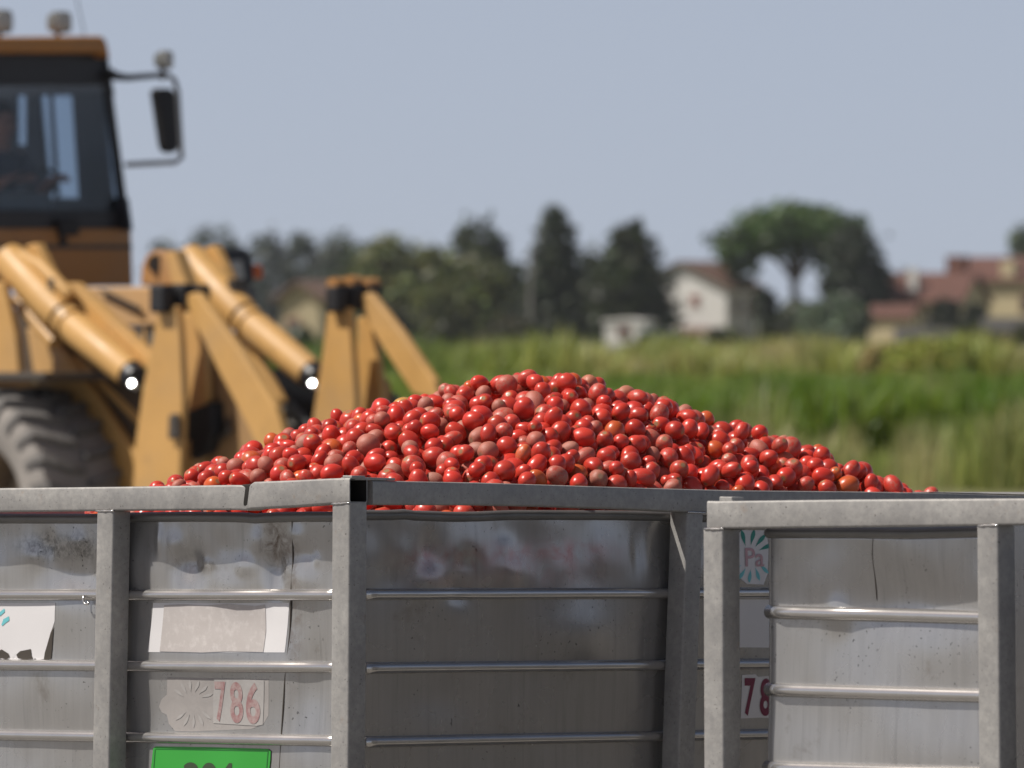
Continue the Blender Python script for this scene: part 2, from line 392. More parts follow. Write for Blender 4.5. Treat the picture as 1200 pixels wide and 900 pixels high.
    def text(s,name,parent,mat,body,x0,x1,y0,y1,off=.003,slope=0,bold=.0):
        cu=bpy.data.curves.new('lettering','FONT'); cu.body=body; cu.size=1; cu.offset=bold
        to=bpy.data.objects.new('lettering',cu); COL.objects.link(to); bpy.context.view_layer.update()
        me=bpy.data.meshes.new_from_object(to); bpy.data.objects.remove(to)
        co=np.empty(len(me.vertices)*3); me.vertices.foreach_get('co',co); co=co.reshape(-1,3)
        mn=co.min(0);mx=co.max(0)
        q=(co-mn)/np.maximum(mx-mn,1e-6); px=x0+(x1-x0)*q[:,0]; py=y1+(y0-y1)*q[:,1]+slope*(px-x0)
        me.vertices.foreach_set('co',np.stack([px,py,px*0],1).astype(np.float32).ravel()); me.update()
        import bmesh
        b=bmesh.new(); b.from_mesh(me); s.drape(b,off); b.to_mesh(me); b.free(); me.name=name
        me.materials.clear(); me.materials.append(mat); me.update()
        o=bpy.data.objects.new(name,me); COL.objects.link(o); par(o,parent); return o

# ---- bin one: heaped with tomatoes
O1=at(410,560,16.)
bin1=empty('harvest_bin',(O1[0]+uR[0]*1.3-uL[0]*1.1,O1[1]+uR[1]*1.3-uL[1]*1.1,.005),'galvanised steel harvest bin heaped with tomatoes, number plate in green','harvest bin','steel harvest bins in the yard')
FL=(O1,nL,inL); FR=(O1,nR,inR)
# rails
LB=2.35; LA=4.6
xl,_,_=proj(O1-uL*2.35)
rail('top_rail',bin1,FL,[(xl,578,602),(-40,573,600.5),(0,572,600),(132,570.5,598.5),(270,568.3,597.5),(282,568.4,598,.000),(289,569.6,598.3,.0035,.056,285.5),(297,564.7,596.3,0.0005,.06,293),(310,564.1,595.7,0),(340,563,594),(388,560.6,590.5),(409.5,560,589)],open1=6)
xr,_,_=proj(O1+uR*4.6)
rail('top_rail',bin1,FR,[(437,563.4,591.5),(470,563.8,591.7),(560,565.5,592),(640,568,593.5),(740,571.3,597),(800,573,600),(860,574.6,601.5),(1000,576,603.5),(1100,577.6,605),(1200,580.5,607),(xr,595,620)])
# added wedge on the rail's far end, tilted to show a sunlit top strip
m=MB(); 
A=hit(1090,577.4,O1,nR);B=hit(1260,581.6,O1,nR); rr=[]
for P_,h in ((A,.001),(B,.0095)): rr.append([P_+UP*.0012+inR*.004,P_+UP*.002+inR*.004,P_+UP*(h+.002)+inR*.056,P_+UP*.0012+inR*.058])
m.loft(rr).build('sunlit_wedge',M['tube'],bin1)
m=MB(); A=hit(417,559.2,O1,nR); B=hit(464,560.2,O1,nR)
m.loft([[P_+inR*.002,P_-UP*.0065+inR*.002,P_-UP*.0065+inR*.05,P_+inR*.05] for P_ in (A,B)]).build('corner_plate',M['tube'],bin1,bevel=.0015)
m=MB(); A=hit(400,557,O1,nL); B=hit(411,557.2,O1,nL)
m.loft([[P_+inL*.004,P_-UP*.006+inL*.004,P_-UP*.006+inL*.05,P_+inL*.05] for P_ in (A,B)]).build('corner_plate',M['tube'],bin1,bevel=.0015)
# hidden rails
P=[O1-uL*LB, O1-uL*LB+uR*LA, O1+uR*LA]
def grail(parent,A,B,inw):
    A=down(A) if 0 else A
    MB().loft([rsec(q,q-UP*.06,inw,.06) for q in (A,B)]).build('top_rail',M['tube'],parent,smooth='auto')
def slope(p,o): p=np.array(p); p[2]=o[2]-KT*(p[1]-o[1]); return p
grail(bin1,slope(O1-uL*LB+uR*.06,O1)-UP*.012,slope(O1-uL*LB+uR*LA,O1)-UP*.012,down(uL))
grail(bin1,slope(O1-uL*LB+uR*LA,O1)-UP*.02,slope(O1+uR*(LA-.01),O1)-UP*.02,down(-uR))
# posts
post('post',bin1,FL,uL,410,589.3,408,900)
post('post',bin1,FL,uL,133,598.8,127.5,900)
post('post',bin1,FL,uL,-145,601,-153,900)
post('post',bin1,FR,uR,806,600.3,795.5,900,side=1)
for k in (1,2):
    q=O1+uR*(1.22+k*1.15); x,y,_=proj(q); post('post',bin1,FR,uR,float(x),605.5+(float(x)-1100)*.02,float(x)-6,900,side=1)
for q in (O1-uL*LB,O1-uL*LB+uR*LA*.5,O1-uL*LB+uR*LA,O1-uL*LB*.5+uR*LA):
    q=slope(q,O1); MB().box((q[0]+uR[0]*.03*(1 if q is None else 0),q[1],(q[2]-.09+.005)/2),(.03,.03,(q[2]-.09-.005)/2),(uL,uR,UP)).build('post',M['tube'],bin1)
def weld(parent,face,pts):
    p0,n,inw=face; P_=[]
    for (xa,ya),(xb,yb) in [pts]:
        for u in np.linspace(0,1,9): P_.append(hit(xa+(xb-xa)*u,ya+(yb-ya)*u+random.uniform(-.4,.4),p0,n)+n*.0005)
    MB().tube(P_,[random.uniform(.0018,.0034) for _ in P_],6).build('weld_bead',M['rib'],parent,smooth=True)
weld(bin1,FL,((112.5,599),(133.5,598.9))); weld(bin1,FL,((389.5,590.6),(410,589.4))); weld(bin1,FR,((806,600.2),(826,601)))
# tub walls
z_=lambda y:at(0,y,16)[2]
KN=[(40,652,.030,.022,.004),(58,638,.02,.03,-.004),(92,636,.03,.02,.004),(100,652,.02,.02,-.005),(188,632,.012,.035,.005),(206,638,.025,.022,.005),(222,655,.03,.015,-.004),(240,661,.025,.012,.005),(288,664,.03,.02,.006),(262,640,.03,.03,-.003),(303,634,.02,.03,.004),(350,628,.025,.02,.004),(365,650,.03,.02,-.004),(372,655,.012,.012,.004)]
def knocks(p0,n,inw,u,rec,L_):
    out=[]
    for px,py,ra,rz,h in L_:
        q=hit(px,py,p0+inw*rec,n); out.append((float(np.dot(q-p0-inw*rec,u)),float(q[2]),ra,rz,h*.75))
    return out
WL=Wall(O1,nL,inL,uL,.078,[(-1.0,1.20,.10,.05,-.012),(-.86,1.22,.05,.06,.008),(-.62,1.23,.05,.04,-.010),(-.45,1.18,.07,.05,.007),(-.33,1.235,.03,.06,-.010),(-.22,1.20,.05,.05,.008),(-.6,1.0,.25,.08,.006),(-.2,.95,.06,.1,-.008),(-1.05,.9,.2,.1,.006)]+knocks(O1,nL,inL,uL,.078,KN),1.7,.007)
WR=Wall(O1,nR,inR,uR,.078,[(.22,1.22,.06,.05,-.005),(.35,1.20,.05,.03,.005),(.45,1.17,.05,.03,-.006),(.62,1.22,.08,.05,.008),(.85,1.05,.12,.07,.008),(.4,.92,.15,.06,-.006)]+knocks(O1,nR,inR,uR,.078,[(470,650,.03,.03,.002),(500,640,.025,.04,-.005),(545,660,.04,.03,-.006),(590,640,.03,.02,.004),(700,640,.012,.05,.004),(745,650,.02,.06,-.004)]),5.2,.007)
def topline(W,pts):
    q=[W.sz(*p) for p in pts]; aa=np.array([x[0] for x in q]); zz=np.array([x[1] for x in q]); o=np.argsort(aa)
    return lambda a: float(np.interp(a,aa[o],zz[o]))
lipL=[(-500,614),(-90,607.5),(0,607.8),(110,608),(160,606.3),(225,605.6),(286,606.3),(300,607.8),(318,606.3),(352,605.7),(410,605.5)]
lipR=[(425,603.6),(455,603.9),(470,602.5),(477,604.5),(486,604.2),(530,605.9),(560,605.4),(600,603.6),(650,603.8),(720,604),(783,605),(900,609),(1200,618),(1700,640)]
tL=topline(WL,lipL); tR=topline(WR,lipR)
mat_r=steel_sheet('steel_sheet_reddish',(.44,.425,.41),red=1.,metal=.72)
pL=lambda x,y: tuple(float(q) for q in hit(x,y,O1+inL*.078,nL))
sheet1=steel_sheet('steel_sheet_worn',(.47,.46,.45),metal=.66,spots=[(pL(321,636),(16,16,11),26,(.10,.065,.045),.85),(pL(336,655),(18,18,8),40,(.12,.085,.06),.6),(pL(60,640),(6,6,22),60,(.05,.05,.05),.7),(pL(100,640),(14,14,20),70,(.04,.04,.045),.7),(pL(345,720),(26,26,4),30,(.22,.16,.12),.5),(pL(232,662),(7,7,45),50,(.16,.13,.10),.6)])
WL.sheet('tub_wall',bin1,sheet1,-LB+.08,-.078,tL,.42,360,90)
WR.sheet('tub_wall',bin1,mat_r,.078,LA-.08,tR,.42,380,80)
def lip(parent,W,tf,a0,a1,n=70,r=.0125):
    P_=[W.pt(a,tf(a)) for a in np.linspace(a0,a1,n)]; return MB().tube(P_,r,12).build('rolled_lip',M['lip'],parent,smooth=True)
lip(bin1,WL,tL,-LB+.08,-.07); lip(bin1,WR,tR,.07,LA-.08,120)
def slab(parent,pts,zt,zb,name='tub_wall'):
    m=MB(); m.add([(*p[:2],z) for p in pts for z in (zt,zb)],[(2*i,2*i+1,2*i+3,2*i+2) for i in range(len(pts)-1)])
    o=m.build(name,M['sheetL'],parent); md=o.modifiers.new('thickness','SOLIDIFY'); md.thickness=.003
def tubback(parent,Oc,La,Lb,zt,sgn):
    c=[Oc+uL*sgn*(La-.08)+uR*.08,Oc+uL*sgn*(La-.08)+uR*(Lb-.08),Oc+uL*sgn*.08+uR*(Lb-.08)]
    slab(parent,c,zt,.42)
    f=[Oc+uL*sgn*.08+uR*.08]+c; MB().add([(*p[:2],.42) for p in f],[(0,1,2,3)]).build('tub_floor',M['sheetL'],parent)
tubback(bin1,O1,LB,LA,O1[2]-.26,-1)
for L_ in ([(xl+30,698),(0,697),(402,697.1)],[(xl+30,774),(0,779),(402,782.1)],[(xl+30,851),(0,861),(402,868.2)],[(xl+30,930),(0,943),(402,954.3)]): WL.rib(bin1,L_)
for L_ in ([(424,696.5),(783,695),(1300,694)],[(424,783.1),(783,779),(1300,774)],[(424,869.7),(783,862.5),(1300,853)],[(424,956.2),(783,947),(1300,934)]): WR.rib(bin1,L_)
# vertical seam and hook on the sunlit side
sm=WL.rib; 
P_=[WL.pt(*WL.sz(x,y),.001) for x,y in ((343,612),(343.5,660),(341,690),(339,740),(334.5,800),(331,860),(327,930))]
MB().tube(P_,.0022,6).build('weld_seam',M['pin'],bin1)
P_=[WL.pt(*WL.sz(x,y),.02) for x,y in ((104,697),(104,703),(106.5,707.5),(110,708),(111.5,705))]
MB().tube(P_,.0028,8).build('hook',M['rib'],bin1,smooth=True)
# stickers
s1=WL.flat('torn_sticker',bin1,M['white'],[[(-60,707),(66,706.5),(65.5,728),(61,742),(54,772),(45,773.5),(43,771),(40,774),(32,775.5),(21,777),(20,768),(38,762),(38.5,760.5),(27,762.5),(20,767),(12,765),(11,770),(8,772),(12,775),(4,777),(-60,777)]],.0022)
for pl in ([(-2,720),(2,716),(6,713),(6.5,717),(2,721),(-2,723)],[(2.5,732),(5,725.5),(11.5,722),(12,727),(7.5,730),(3.5,733.5)]): WL.flat('leaf_print',s1,M['teal'],[pl],.0032)
for pl in ([(20.5,767),(25,763),(38,760.5),(39,768),(41,772),(30,773),(22,771)],[(-4,764),(3,761),(11,766),(12.5,770),(8,773),(3,771),(-3,773)]): WL.flat('torn_hole',s1,M['pin'],[pl],.0034)
WL.flat('peeled_edge',s1,M['pin'],[[(64.5,733),(62,772),(53.5,773.5),(54.5,765),(61,742)]],.0034)
worn=NT('worn_paper'); v=worn.coord('Object'); a=worn.noise(v,16,6,.7); b=worn.noise(v,45,5,.7)
wc=worn.mix(a,(.43,.39,.37),(.55,.51,.49)); wc=worn.mix(worn.ramp(b,[(.5,0.),(.72,.6)]),wc,(.66,.62,.60)); M['worn']=worn.set(Base_Color=wc,Roughness=.7)
s2=WL.flat('paper_sheet',bin1,M['white'],[[(181,706.5),(260,706.8),(338,706.5),(334.5,764.5),(330,764.5),(175.5,764)]],.0022)
WL.flat('worn_patch',s2,M['worn'],[[(194,709),(215,708),(240,709.5),(268,707.5),(300,710),(310.5,708.5),(312,740),(310.5,764),(270,763),(240,764.5),(189.5,763.2)]],.0032)
gh=NT('glue_ghost'); v=gh.coord('Object'); a=gh.noise(v,30,6,.7,1.); M['ghost']=gh.set(Base_Color=gh.mix(a,(.32,.30,.29),(.47,.45,.43)),Roughness=.7)
gh=NT('glue_ghost_dark'); v=gh.coord('Object'); a=gh.noise(v,25,6,.7,1.); M['ghost2']=gh.set(Base_Color=gh.mix(a,(.28,.26,.25),(.42,.39,.37)),Roughness=.7)
s3=WL.flat('label_residue',bin1,M['ghost2'],[[(198,793.5),(317,796),(316,838),(310,849),(296,854),(226,857),(206,856.5),(198.5,848),(196,837.5),(190,834.5),(187,828),(190,820),(196.5,814)]],.0018)
def ray_leaf(cx,cy,r0,r1,a,wd):
    a=R(a); d=np.array([math.cos(a),-math.sin(a)]); p=np.array([-d[1],d[0]]); c=np.array([cx,cy]); pts=[]
    for k in range(7):
        u=k/6; pts.append(tuple(c+d*(r0+(r1-r0)*u)+p*wd*(math.sin(math.pi*u**1.4)*.9+u*u*.7)))
    for k in range(5,0,-1):
        u=k/6; pts.append(tuple(c+d*(r0+(r1-r0)*u)+p*wd*(-math.sin(math.pi*u**1.4)*.5+u*u*.7)))
    return pts
for a_ in (150,125,100,75,50,25): WL.flat('leaf_print',s3,M['ghost'],[ray_leaf(227,822,11,26,a_,2.6)],.0026)
for a_ in (-35,-60,-85,-110,-135): WL.flat('leaf_print',s3,M['ghost'],[ray_leaf(227,826,11,27,a_,2.4)],.0026)
s4=WL.flat('number_sticker',s3,M['ghost'],[[(254,795),(312,797),(310,849),(303,850.5),(250.5,847.5),(251,820)]],.0028)
oldp=NT('faded_maroon'); v=oldp.coord('Object'); oldc=oldp.mix(oldp.ramp(oldp.noise(v,40,6,.75),[(.4,.0),(.62,.8)]),(.31,.16,.16),(.44,.36,.34)); M['faded']=oldp.set(Base_Color=oldc,Roughness=.7)
WL.text('digit',bin1,M['faded'],'7',254,267,798.5,845.5,.0036,.02,.022); WL.text('digit',bin1,M['faded'],'8',271.5,287,799,847,.0036,.02,.022); WL.text('digit',bin1,M['faded'],'6',290.5,307,799.5,848,.0036,.02,.022)
gp=WL.flat('number_plate',bin1,M['green'],[[(181,877),(184,874.6),(250,875.6),(316,877.5),(319.5,880),(319,890),(313,935),(176,930)]],.004)
WL.flat('border_line',gp,M['greenline'],[[(184,877.2),(316,879.6),(316,880.4),(184,878)],[(183,878),(184,878),(181,930),(180,930)],[(316.2,880),(317.2,880),(312,930),(311,930)]],.0046)
WL.text('lettering',gp,M['digit'],'204',217,277,893,928,.0048,.02,.03)
# shaded side, second bay: logo sticker, blank panel, number
s5=WR.flat('logo_sticker',bin1,M['white'],[[(868,620),(893,620.5),(897,626),(899,640),(898,672),(893,685),(872,684),(862,676),(860,640),(862,626)]],.0022)
for a_ in (112,84,58,32,150): WR.flat('leaf_print',s5,M['tealg'],[ray_leaf(876,652,13,33,a_,3.6)],.003)
for a_ in (-35,-62,-88,-114,-140): WR.flat('leaf_print',s5,M['teal'],[ray_leaf(876,653,14,30,a_,3.2)],.003)
WR.text('lettering',s5,M['pink'],'Pa',870,893,642,664,.0042,0,.006)
WR.flat('blank_panel',bin1,M['white'],[[(858,702),(905,702.5),(904,759),(857,758.5)]],.0022)
s6=WR.flat('number_sticker',bin1,M['white'],[[(869,791),(884,790),(887,793),(900,792),(920,794),(918,842),(890,841),(868,842)]],.0022)
WR.text('digit',s6,M['maroon'],'7',871.5,883.5,794.5,839,.0034,0,.03); WR.text('digit',s6,M['maroon'],'8',889,902,795,839,.0034,0,.03)

# ---- bin two
O2=at(828,587,15.2); G2=(O2,nL,inL)
bin2=empty('harvest_bin',(O2[0]+uL[0]*1.2+uR[0]*2.3,O2[1]+uL[1]*1.2+uR[1]*2.3,.005),'galvanised steel bin at the right with bare unlabelled panels','harvest bin','steel harvest bins in the yard')
x2=lambda s:float(proj(O2+uL*s)[0])
rail('top_rail',bin2,G2,[(828.5,587,619.8),(840,587.2,619.6),(1000,585.3,617.8),(1200,584,615.2),(x2(2.3),578,611)])
A=hit(840,581.8,*G2[:2]);B=hit(855,582.3,*G2[:2]); MB().loft([[q+inL*.008,q-UP*.011+inL*.008,q-UP*.011+inL*.05,q+inL*.05] for q in (A,B)]).build('corner_plate',M['tube'],bin2,bevel=.002)
post('post',bin2,G2,uL,847,620.2,848,900); post('post',bin2,G2,uL,1169.5,615.7,1172,900); post('post',bin2,G2,uL,1490,612,1494,900)
weld(bin2,G2,((826,620),(848,619.6))); weld(bin2,G2,((1146,615.9),(1170,615.5)))
q=slope(O2,O2); Q2=slope(O2+uL*2.3,O2)
grail(bin2,slope(O2+uR*.062,O2)-UP*.004,slope(O2+uR*4.6,O2),down(uL)); grail(bin2,slope(Q2+uR*.062,O2),slope(Q2+uR*4.6,O2),down(-uL)); grail(bin2,slope(O2+uR*4.6,O2)-UP*.003,slope(Q2+uR*4.6,O2)-UP*.003,down(-uR))
for k in (1.5,3.,4.5):
    for q in (O2+uR*k+uL*.031,Q2+uR*k-uL*.031):
        q=slope(q,O2); MB().box((q[0],q[1],(q[2]-.064+.005)/2),(.03,.03,(q[2]-.064-.005)/2),(uL,uR,UP)).build('post',M['tube'],bin2)
a_l=None
W2=Wall(O2,nL,inL,uL,.092,[(.36,1.14,.16,.10,-.005),(.55,1.2,.2,.06,-.008),(.3,1.17,.03,.03,.006),(.9,1.22,.2,.05,.010),(.5,.85,.2,.1,.006)],9.1,.005)
a_l=W2.sz(896,700)[0]
W2.taper=lambda a: (.022-math.sqrt(max(0,.022**2-max(0,a_l+.022-a)**2)) if a<a_l+.022 else 0)
t2=topline(W2,[(880,624.5),(900,624.5),(1000,624.5),(1060,625.5),(1145,623.5),(1500,617)])
aE=W2.sz(1178,700)[0]
W2.sheet('tub_wall',bin2,M['sheetL'],a_l,aE,t2,.42,120,60)
q0=W2.p+uL*(aE-.03)+uR*.4; q1=W2.p+uL*2.22+uR*.4; MB().prism([(*q0[:2],.42),(*q1[:2],.42),(*q1[:2],1.33),(*q0[:2],1.33)],uR*.02).build('shade_panel',M['blackpaint'],bin2)  # added black panel standing in for the shade beyond the tub's end
c=[W2.pt(a_l,1),W2.p+uL*a_l+uR*4.4,W2.p+uL*2.22+uR*4.4,W2.p+uL*2.22]
slab(bin2,c,t2(a_l),.42); MB().add([(*p[:2],.42) for p in c],[(0,1,2,3)]).build('tub_floor',M['sheetL'],bin2)
lip(bin2,W2,t2,a_l+.003,aE)
for L_ in ([(897,717),(1145,723.5),(1176,724.3)],[(897,808),(1145,815),(1176,815.8)],[(897,899),(1145,906),(1176,906.8)]): W2.rib(bin2,L_,.0155)
P_=[W2.pt(*W2.sz(x,y),.001) for x,y in ((1024,630),(1022,650),(1023,675),(1023,704))]
MB().tube(P_,.0016,6).build('weld_seam',M['pin'],bin2)

# ------------------------------------------------------------------ tomatoes
HP=(0.300,0.748,1.40,0.892,0.902,1.02,1.20,1.354)
def heap(a,b):
    h0,a0,b0,Ra1,Ra2,Rb1,Rb2,q=HP
    da=a-a0;db=b-b0; rho=math.sqrt((da/(Ra1 if da<0 else Ra2))**2+(db/(Rb1 if db<0 else Rb2))**2)
    h=h0*(1-rho**q)+.018*noise.noise((a*4.,b*4.,2.))
    wl=min(a,2.27-a,b,4.4-b)-.08
    return min(max(h,-.12),-.004+.62*wl)
def pack():
    rr=random.Random(11); cell=.06; grid={}; out=[]
    def near(a,b):
        i,j=int(a/cell),int(b/cell)
        for x in (i-1,i,i+1):
            for y in (j-1,j,j+1): yield from grid.get((x,y),())
    for ps in range(4):
        cand=[]
        st=.042
        a=.1
        while a<2.24:
            b=.1
            while b<3.35:
                cand.append((a+rr.uniform(-.02,.02),b+rr.uniform(-.02,.02))); b+=st
            a+=st
        rr.shuffle(cand)
        for a,b in cand:
            r=min(max(rr.gauss(.0252,.0034),.0185),.034)
            best=None
            for k in range(5):
                x=a+(rr.uniform(-.018,.018) if k else 0); y=b+(rr.uniform(-.018,.018) if k else 0)
                if x<.108+r or y<.104+r or x>2.24-r: continue
                z=heap(x,y)-.085; zz=z
                for (px,py,pz,pr) in near(x,y):
                    d2=(px-x)**2+(py-y)**2; R_=(r+pr)*.97
                    if d2<R_*R_: zz=max(zz,pz+math.sqrt(R_*R_-d2))
                if best is None or zz-heap(x,y)<best[3]: best=(x,y,zz,zz-heap(x,y))
            if best is None: continue
            x,y,z,_=best
            if z+r*.75<=heap(x,y)+rr.uniform(-.008,.012):
                out.append((x,y,z,r)); grid.setdefault((int(x/cell),int(y/cell)),[]).append((x,y,z,r))
    return out
def tomato_mesh(k,seg=18,rings=12):
    rr=random.Random(50+k); el=[1.04,1.12,1.2,1.3,1.42,1.16][k%6]; V=[];F=[];L=[]
    ph=rr.uniform(0,6.28); rib=rr.uniform(.008,.03); nl=rr.choice((3,4,5)); pear=rr.uniform(-.06,.08)
    for i in range(rings+1):
        th=math.pi*i/rings
        for j in range(seg):
            q=2*math.pi*j/seg; s_=math.sin(th); c_=math.cos(th)
            rad=1+rib*math.cos(nl*q+ph)*s_+pear*c_*s_*s_
            dim=.10*math.exp(-(th/.30)**2)+.03*math.exp(-((math.pi-th)/.25)**2)
            d=.035*noise.noise((s_*math.cos(q)*1.5+k*3.1,s_*math.sin(q)*1.5,c_*1.5))
            V.append(np.array([s_*math.cos(q)*(rad+d),s_*math.sin(q)*(rad+d),c_*el*(1-dim)*(1+d)])); L.append((s_*math.cos(q),s_*math.sin(q),c_,1))
    for i in range(rings):
        for j in range(seg): F.append((i*seg+j,(i+1)*seg+j,(i+1)*seg+(j+1)%seg,i*seg+(j+1)%seg))
    V=np.array(V)/el**.38
    return V,np.array(F),np.array(L)
T_IND=tomato_mat('tomato_skin',False); T_STF=tomato_mat('tomato_skin_heap',True)
TM=[]; TG=[]
for k in range(12):
    V,F_,L_=tomato_mesh(k); TM.append(rawmesh('tomato',V,[F_],T_IND,{'local':L_},smooth=True)); TG.append(tomato_mesh(k,12,8))
pts=pack()
TP=[]
rt=random.Random(5)
from mathutils import Quaternion
for (a,b,z,r) in pts:
    p=O1-uL*a+uR*b; p=np.array([p[0],p[1],O1[2]-KT*(p[1]-O1[1])+z])
    u=rt.random()
    look='red'
    if u<.07: look='orange'
    elif u<.074: look='yellow'
    elif u<.22: look='deep'
    v=rt.random(); dust=max(0,min(.62,rt.betavariate(1.4,4.3)))
    if v<.012: dust=rt.uniform(.66,.80)
    if look=='yellow': dust*=.5
    base={'red':(.57,.031,.022),'orange':(.60,.10,.02),'yellow':(.60,.33,.08),'deep':(.47,.024,.018)}[look]
    hv=rt.uniform(.85,1.12); colr=tuple(min(1,c*hv*rt.uniform(.93,1.07)) for c in base)
    q=Quaternion((rt.gauss(0,1),rt.gauss(0,1),rt.gauss(0,1),rt.gauss(0,1))).normalized()
    TP.append(dict(p=p,r=r,look=look,dust=dust,col=colr,q=q,k=rt.randrange(12),a=a,b=b))
# which ones show largest in the photograph
W_,H_=1024,768; idb=np.full((H_,W_),-1,int); S_=W_/1200
PX=np.array([t_['p'] for t_ in TP]); xx,yy,dd=proj(PX); order=np.argsort(-dd)
for i in order:
    x,y,rp=xx[i]*S_,yy[i]*S_,TP[i]['r']*FPX/dd[i]*S_
    x0,x1,y0,y1=int(x-rp),int(x+rp)+2,int(y-rp),int(y+rp)+2
    if x0<0 or x1>=W_ or y0<0 or y1>=H_: continue
    g=np.mgrid[y0:y1,x0:x1]; m=(g[0]+.5-y)**2+(g[1]+.5-x)**2<=rp*rp
    idb[y0:y1,x0:x1][m]=i
X_=np.arange(W_)/S_; rt_=np.interp(X_,[0,290,410,640,840,1200],[572,568.5,560,567.5,573,580]); rb_=np.interp(X_,[0,290,410,640,840,1200],[600,597,589,593,602,607])
lp_=np.interp(X_,[0,160,290,352,410,470,530,600,783],[601,600,599.5,599.5,599,597,600,597.5,598])
YY=(np.arange(H_)/S_)[:,None]
idb[((YY>rt_)&(YY<rb_))|(YY>lp_)]=-1
ids,cn=np.unique(idb[idb>=0],return_counts=True); vis=dict(zip(ids.tolist(),cn.tolist()))
top=[i for i,_ in sorted(vis.items(),key=lambda kv:-kv[1])][:300]
for i in top: TP[i].update(x=xx[i],y=yy[i],n=vis[i],rp=TP[i]['r']*FPX/dd[i])
# words for each: its look, then where it lies in the heap
def skyl(x): return float(np.interp(x,[185,300,400,480,600,700,780,850,950,1100],[565,505,470,450,430,443,470,490,520,575]))
def riml(x): return float(np.interp(x,[0,290,410,640,840,1200],[572,568.5,560,567.5,573,580]))
def words(t_):
    d=t_['dust']; c={'red':'red','orange':'orange','yellow':'yellow','deep':'crimson'}[t_['look']]
    dd_='shiny' if d<.18 else 'dulled' if d<.38 else 'dusty' if d<.65 else 'soil-caked'
    sh='plum' if t_['k']%6 in (3,4) else 'round'
    x,y=t_['x'],t_['y']; f=(y-skyl(x))/max(8,riml(x)-skyl(x))
    if y>riml(x)+8: ht='in the slot under the rail'
    else:
        ht='on the skyline' if f<.14 else 'just under the skyline' if f<.36 else 'halfway down the heap' if f<.66 else 'low on the heap' if f<.86 else 'along the bin rim'
    zs=[(235,'at the far left tip'),(290,'left of the bent rail'),(345,'above the bent rail'),(398,'left of the corner post'),(445,'above the corner post'),(505,'below the right raking strut'),(560,'well left of the peak'),(605,'left of the peak'),(650,'at the peak'),(700,'right of the peak'),(755,'below the white van'),(805,'above the shaded end post'),(850,'above the right bin corner'),(905,'left below the pine'),(960,'right below the pine'),(1015,'towards the right tip'),(2000,'at the far right tip')]
    zn=[s_ for l_,s_ in zs if x<l_][0]
    return f'{dd_} {c} {sh} tomato', ht, zn
from collections import defaultdict
cl=defaultdict(list)
for i in top:
    A_,B_,C_=words(TP[i]); cl[A_+' '+B_+', '+C_].append(i)
LBL={}
for k_,v_ in cl.items():
    if len(v_)==1: LBL[v_[0]]=k_; continue
    v_=sorted(v_,key=lambda i:TP[i]['x'])
    nm={2:['leftmost','rightmost'],3:['leftmost','middle','rightmost']}.get(len(v_))
    if nm is None: nm=['leftmost','second leftmost','third leftmost','fourth leftmost','fifth leftmost','sixth leftmost','seventh leftmost'][:len(v_)-1]+['rightmost']
    for i,nn_ in zip(v_,nm): LBL[i]=nn_+' '+k_
ind=set(top)
for i in top:
    t_=TP[i]; o=bpy.data.objects.new('tomato',TM[t_['k']]); COL.objects.link(o)
    o.location=t_['p']; o.rotation_mode='QUATERNION'; o.rotation_quaternion=t_['q']; o.scale=(t_['r'],)*3
    o.color=(*t_['col'],t_['dust']); tag(o,LBL[i],'tomato','tomatoes heaped in the bin')
Vs=[];Fs=[];Ls=[];Cs=[];Ss=[];nb=0
for i,t_ in enumerate(TP):
    if i in ind: continue
    V,F_,L_=TG[t_['k']]; Rm=np.array(t_['q'].to_matrix()); Vs.append(V@Rm.T*t_['r']+t_['p']); Fs.append(F_+nb); nb+=len(V)
    Ls.append(L_); Cs.append(np.tile((*t_['col'],t_['dust']),(len(V),1))); Ss.append(np.full((len(V),4),rt.random()))
me=rawmesh('tomato_heap',np.concatenate(Vs),[np.concatenate(Fs)],T_STF,{'local':np.concatenate(Ls),'tint':np.concatenate(Cs),'seed':np.concatenate(Ss)},smooth=True)
o=bpy.data.objects.new('tomato_heap',me); COL.objects.link(o); tag(o,'remaining tomatoes filling the bin under and behind the front ones','tomatoes','tomatoes heaped in the bin','stuff')
print('tomatoes',len(TP),'visible',len(vis),'smallest kept',TP[top[-1]]['n'])


# ------------------------------------------------------------------ wheel loader, 42 m away, facing right and towards the camera
YL=R(40); LF=np.array([math.sin(YL),-math.cos(YL),0]); LL=np.array([math.cos(YL),math.sin(YL),0])
QL=at(-26,601,42.)+LL*1.1; QL[2]=.004
loader=empty('wheel_loader',QL,'yellow wheel loader with dark cab parked behind the tomato bin','wheel loader')
def LP(px,py,l): return hit(px,py,QL+LL*l,LL)
def FP(px,py,f): return hit(px,py,QL+LF*f,LF)
def loc(f,l,z): return QL+LF*f+LL*l+UP*(z-QL[2])
Y=M['yellow']
def plate(name,pix,l,th,mat=Y,parent=loader,bev=.012): return MB().prism([LP(x,y,l) for x,y in pix],LL*th).build(name,mat,parent,bevel=bev)
def fplate(name,pix,f,th,mat=Y,parent=loader,bev=.01): return MB().prism([FP(x,y,f) for x,y in pix],-LF*th).build(name,mat,parent,bevel=bev)
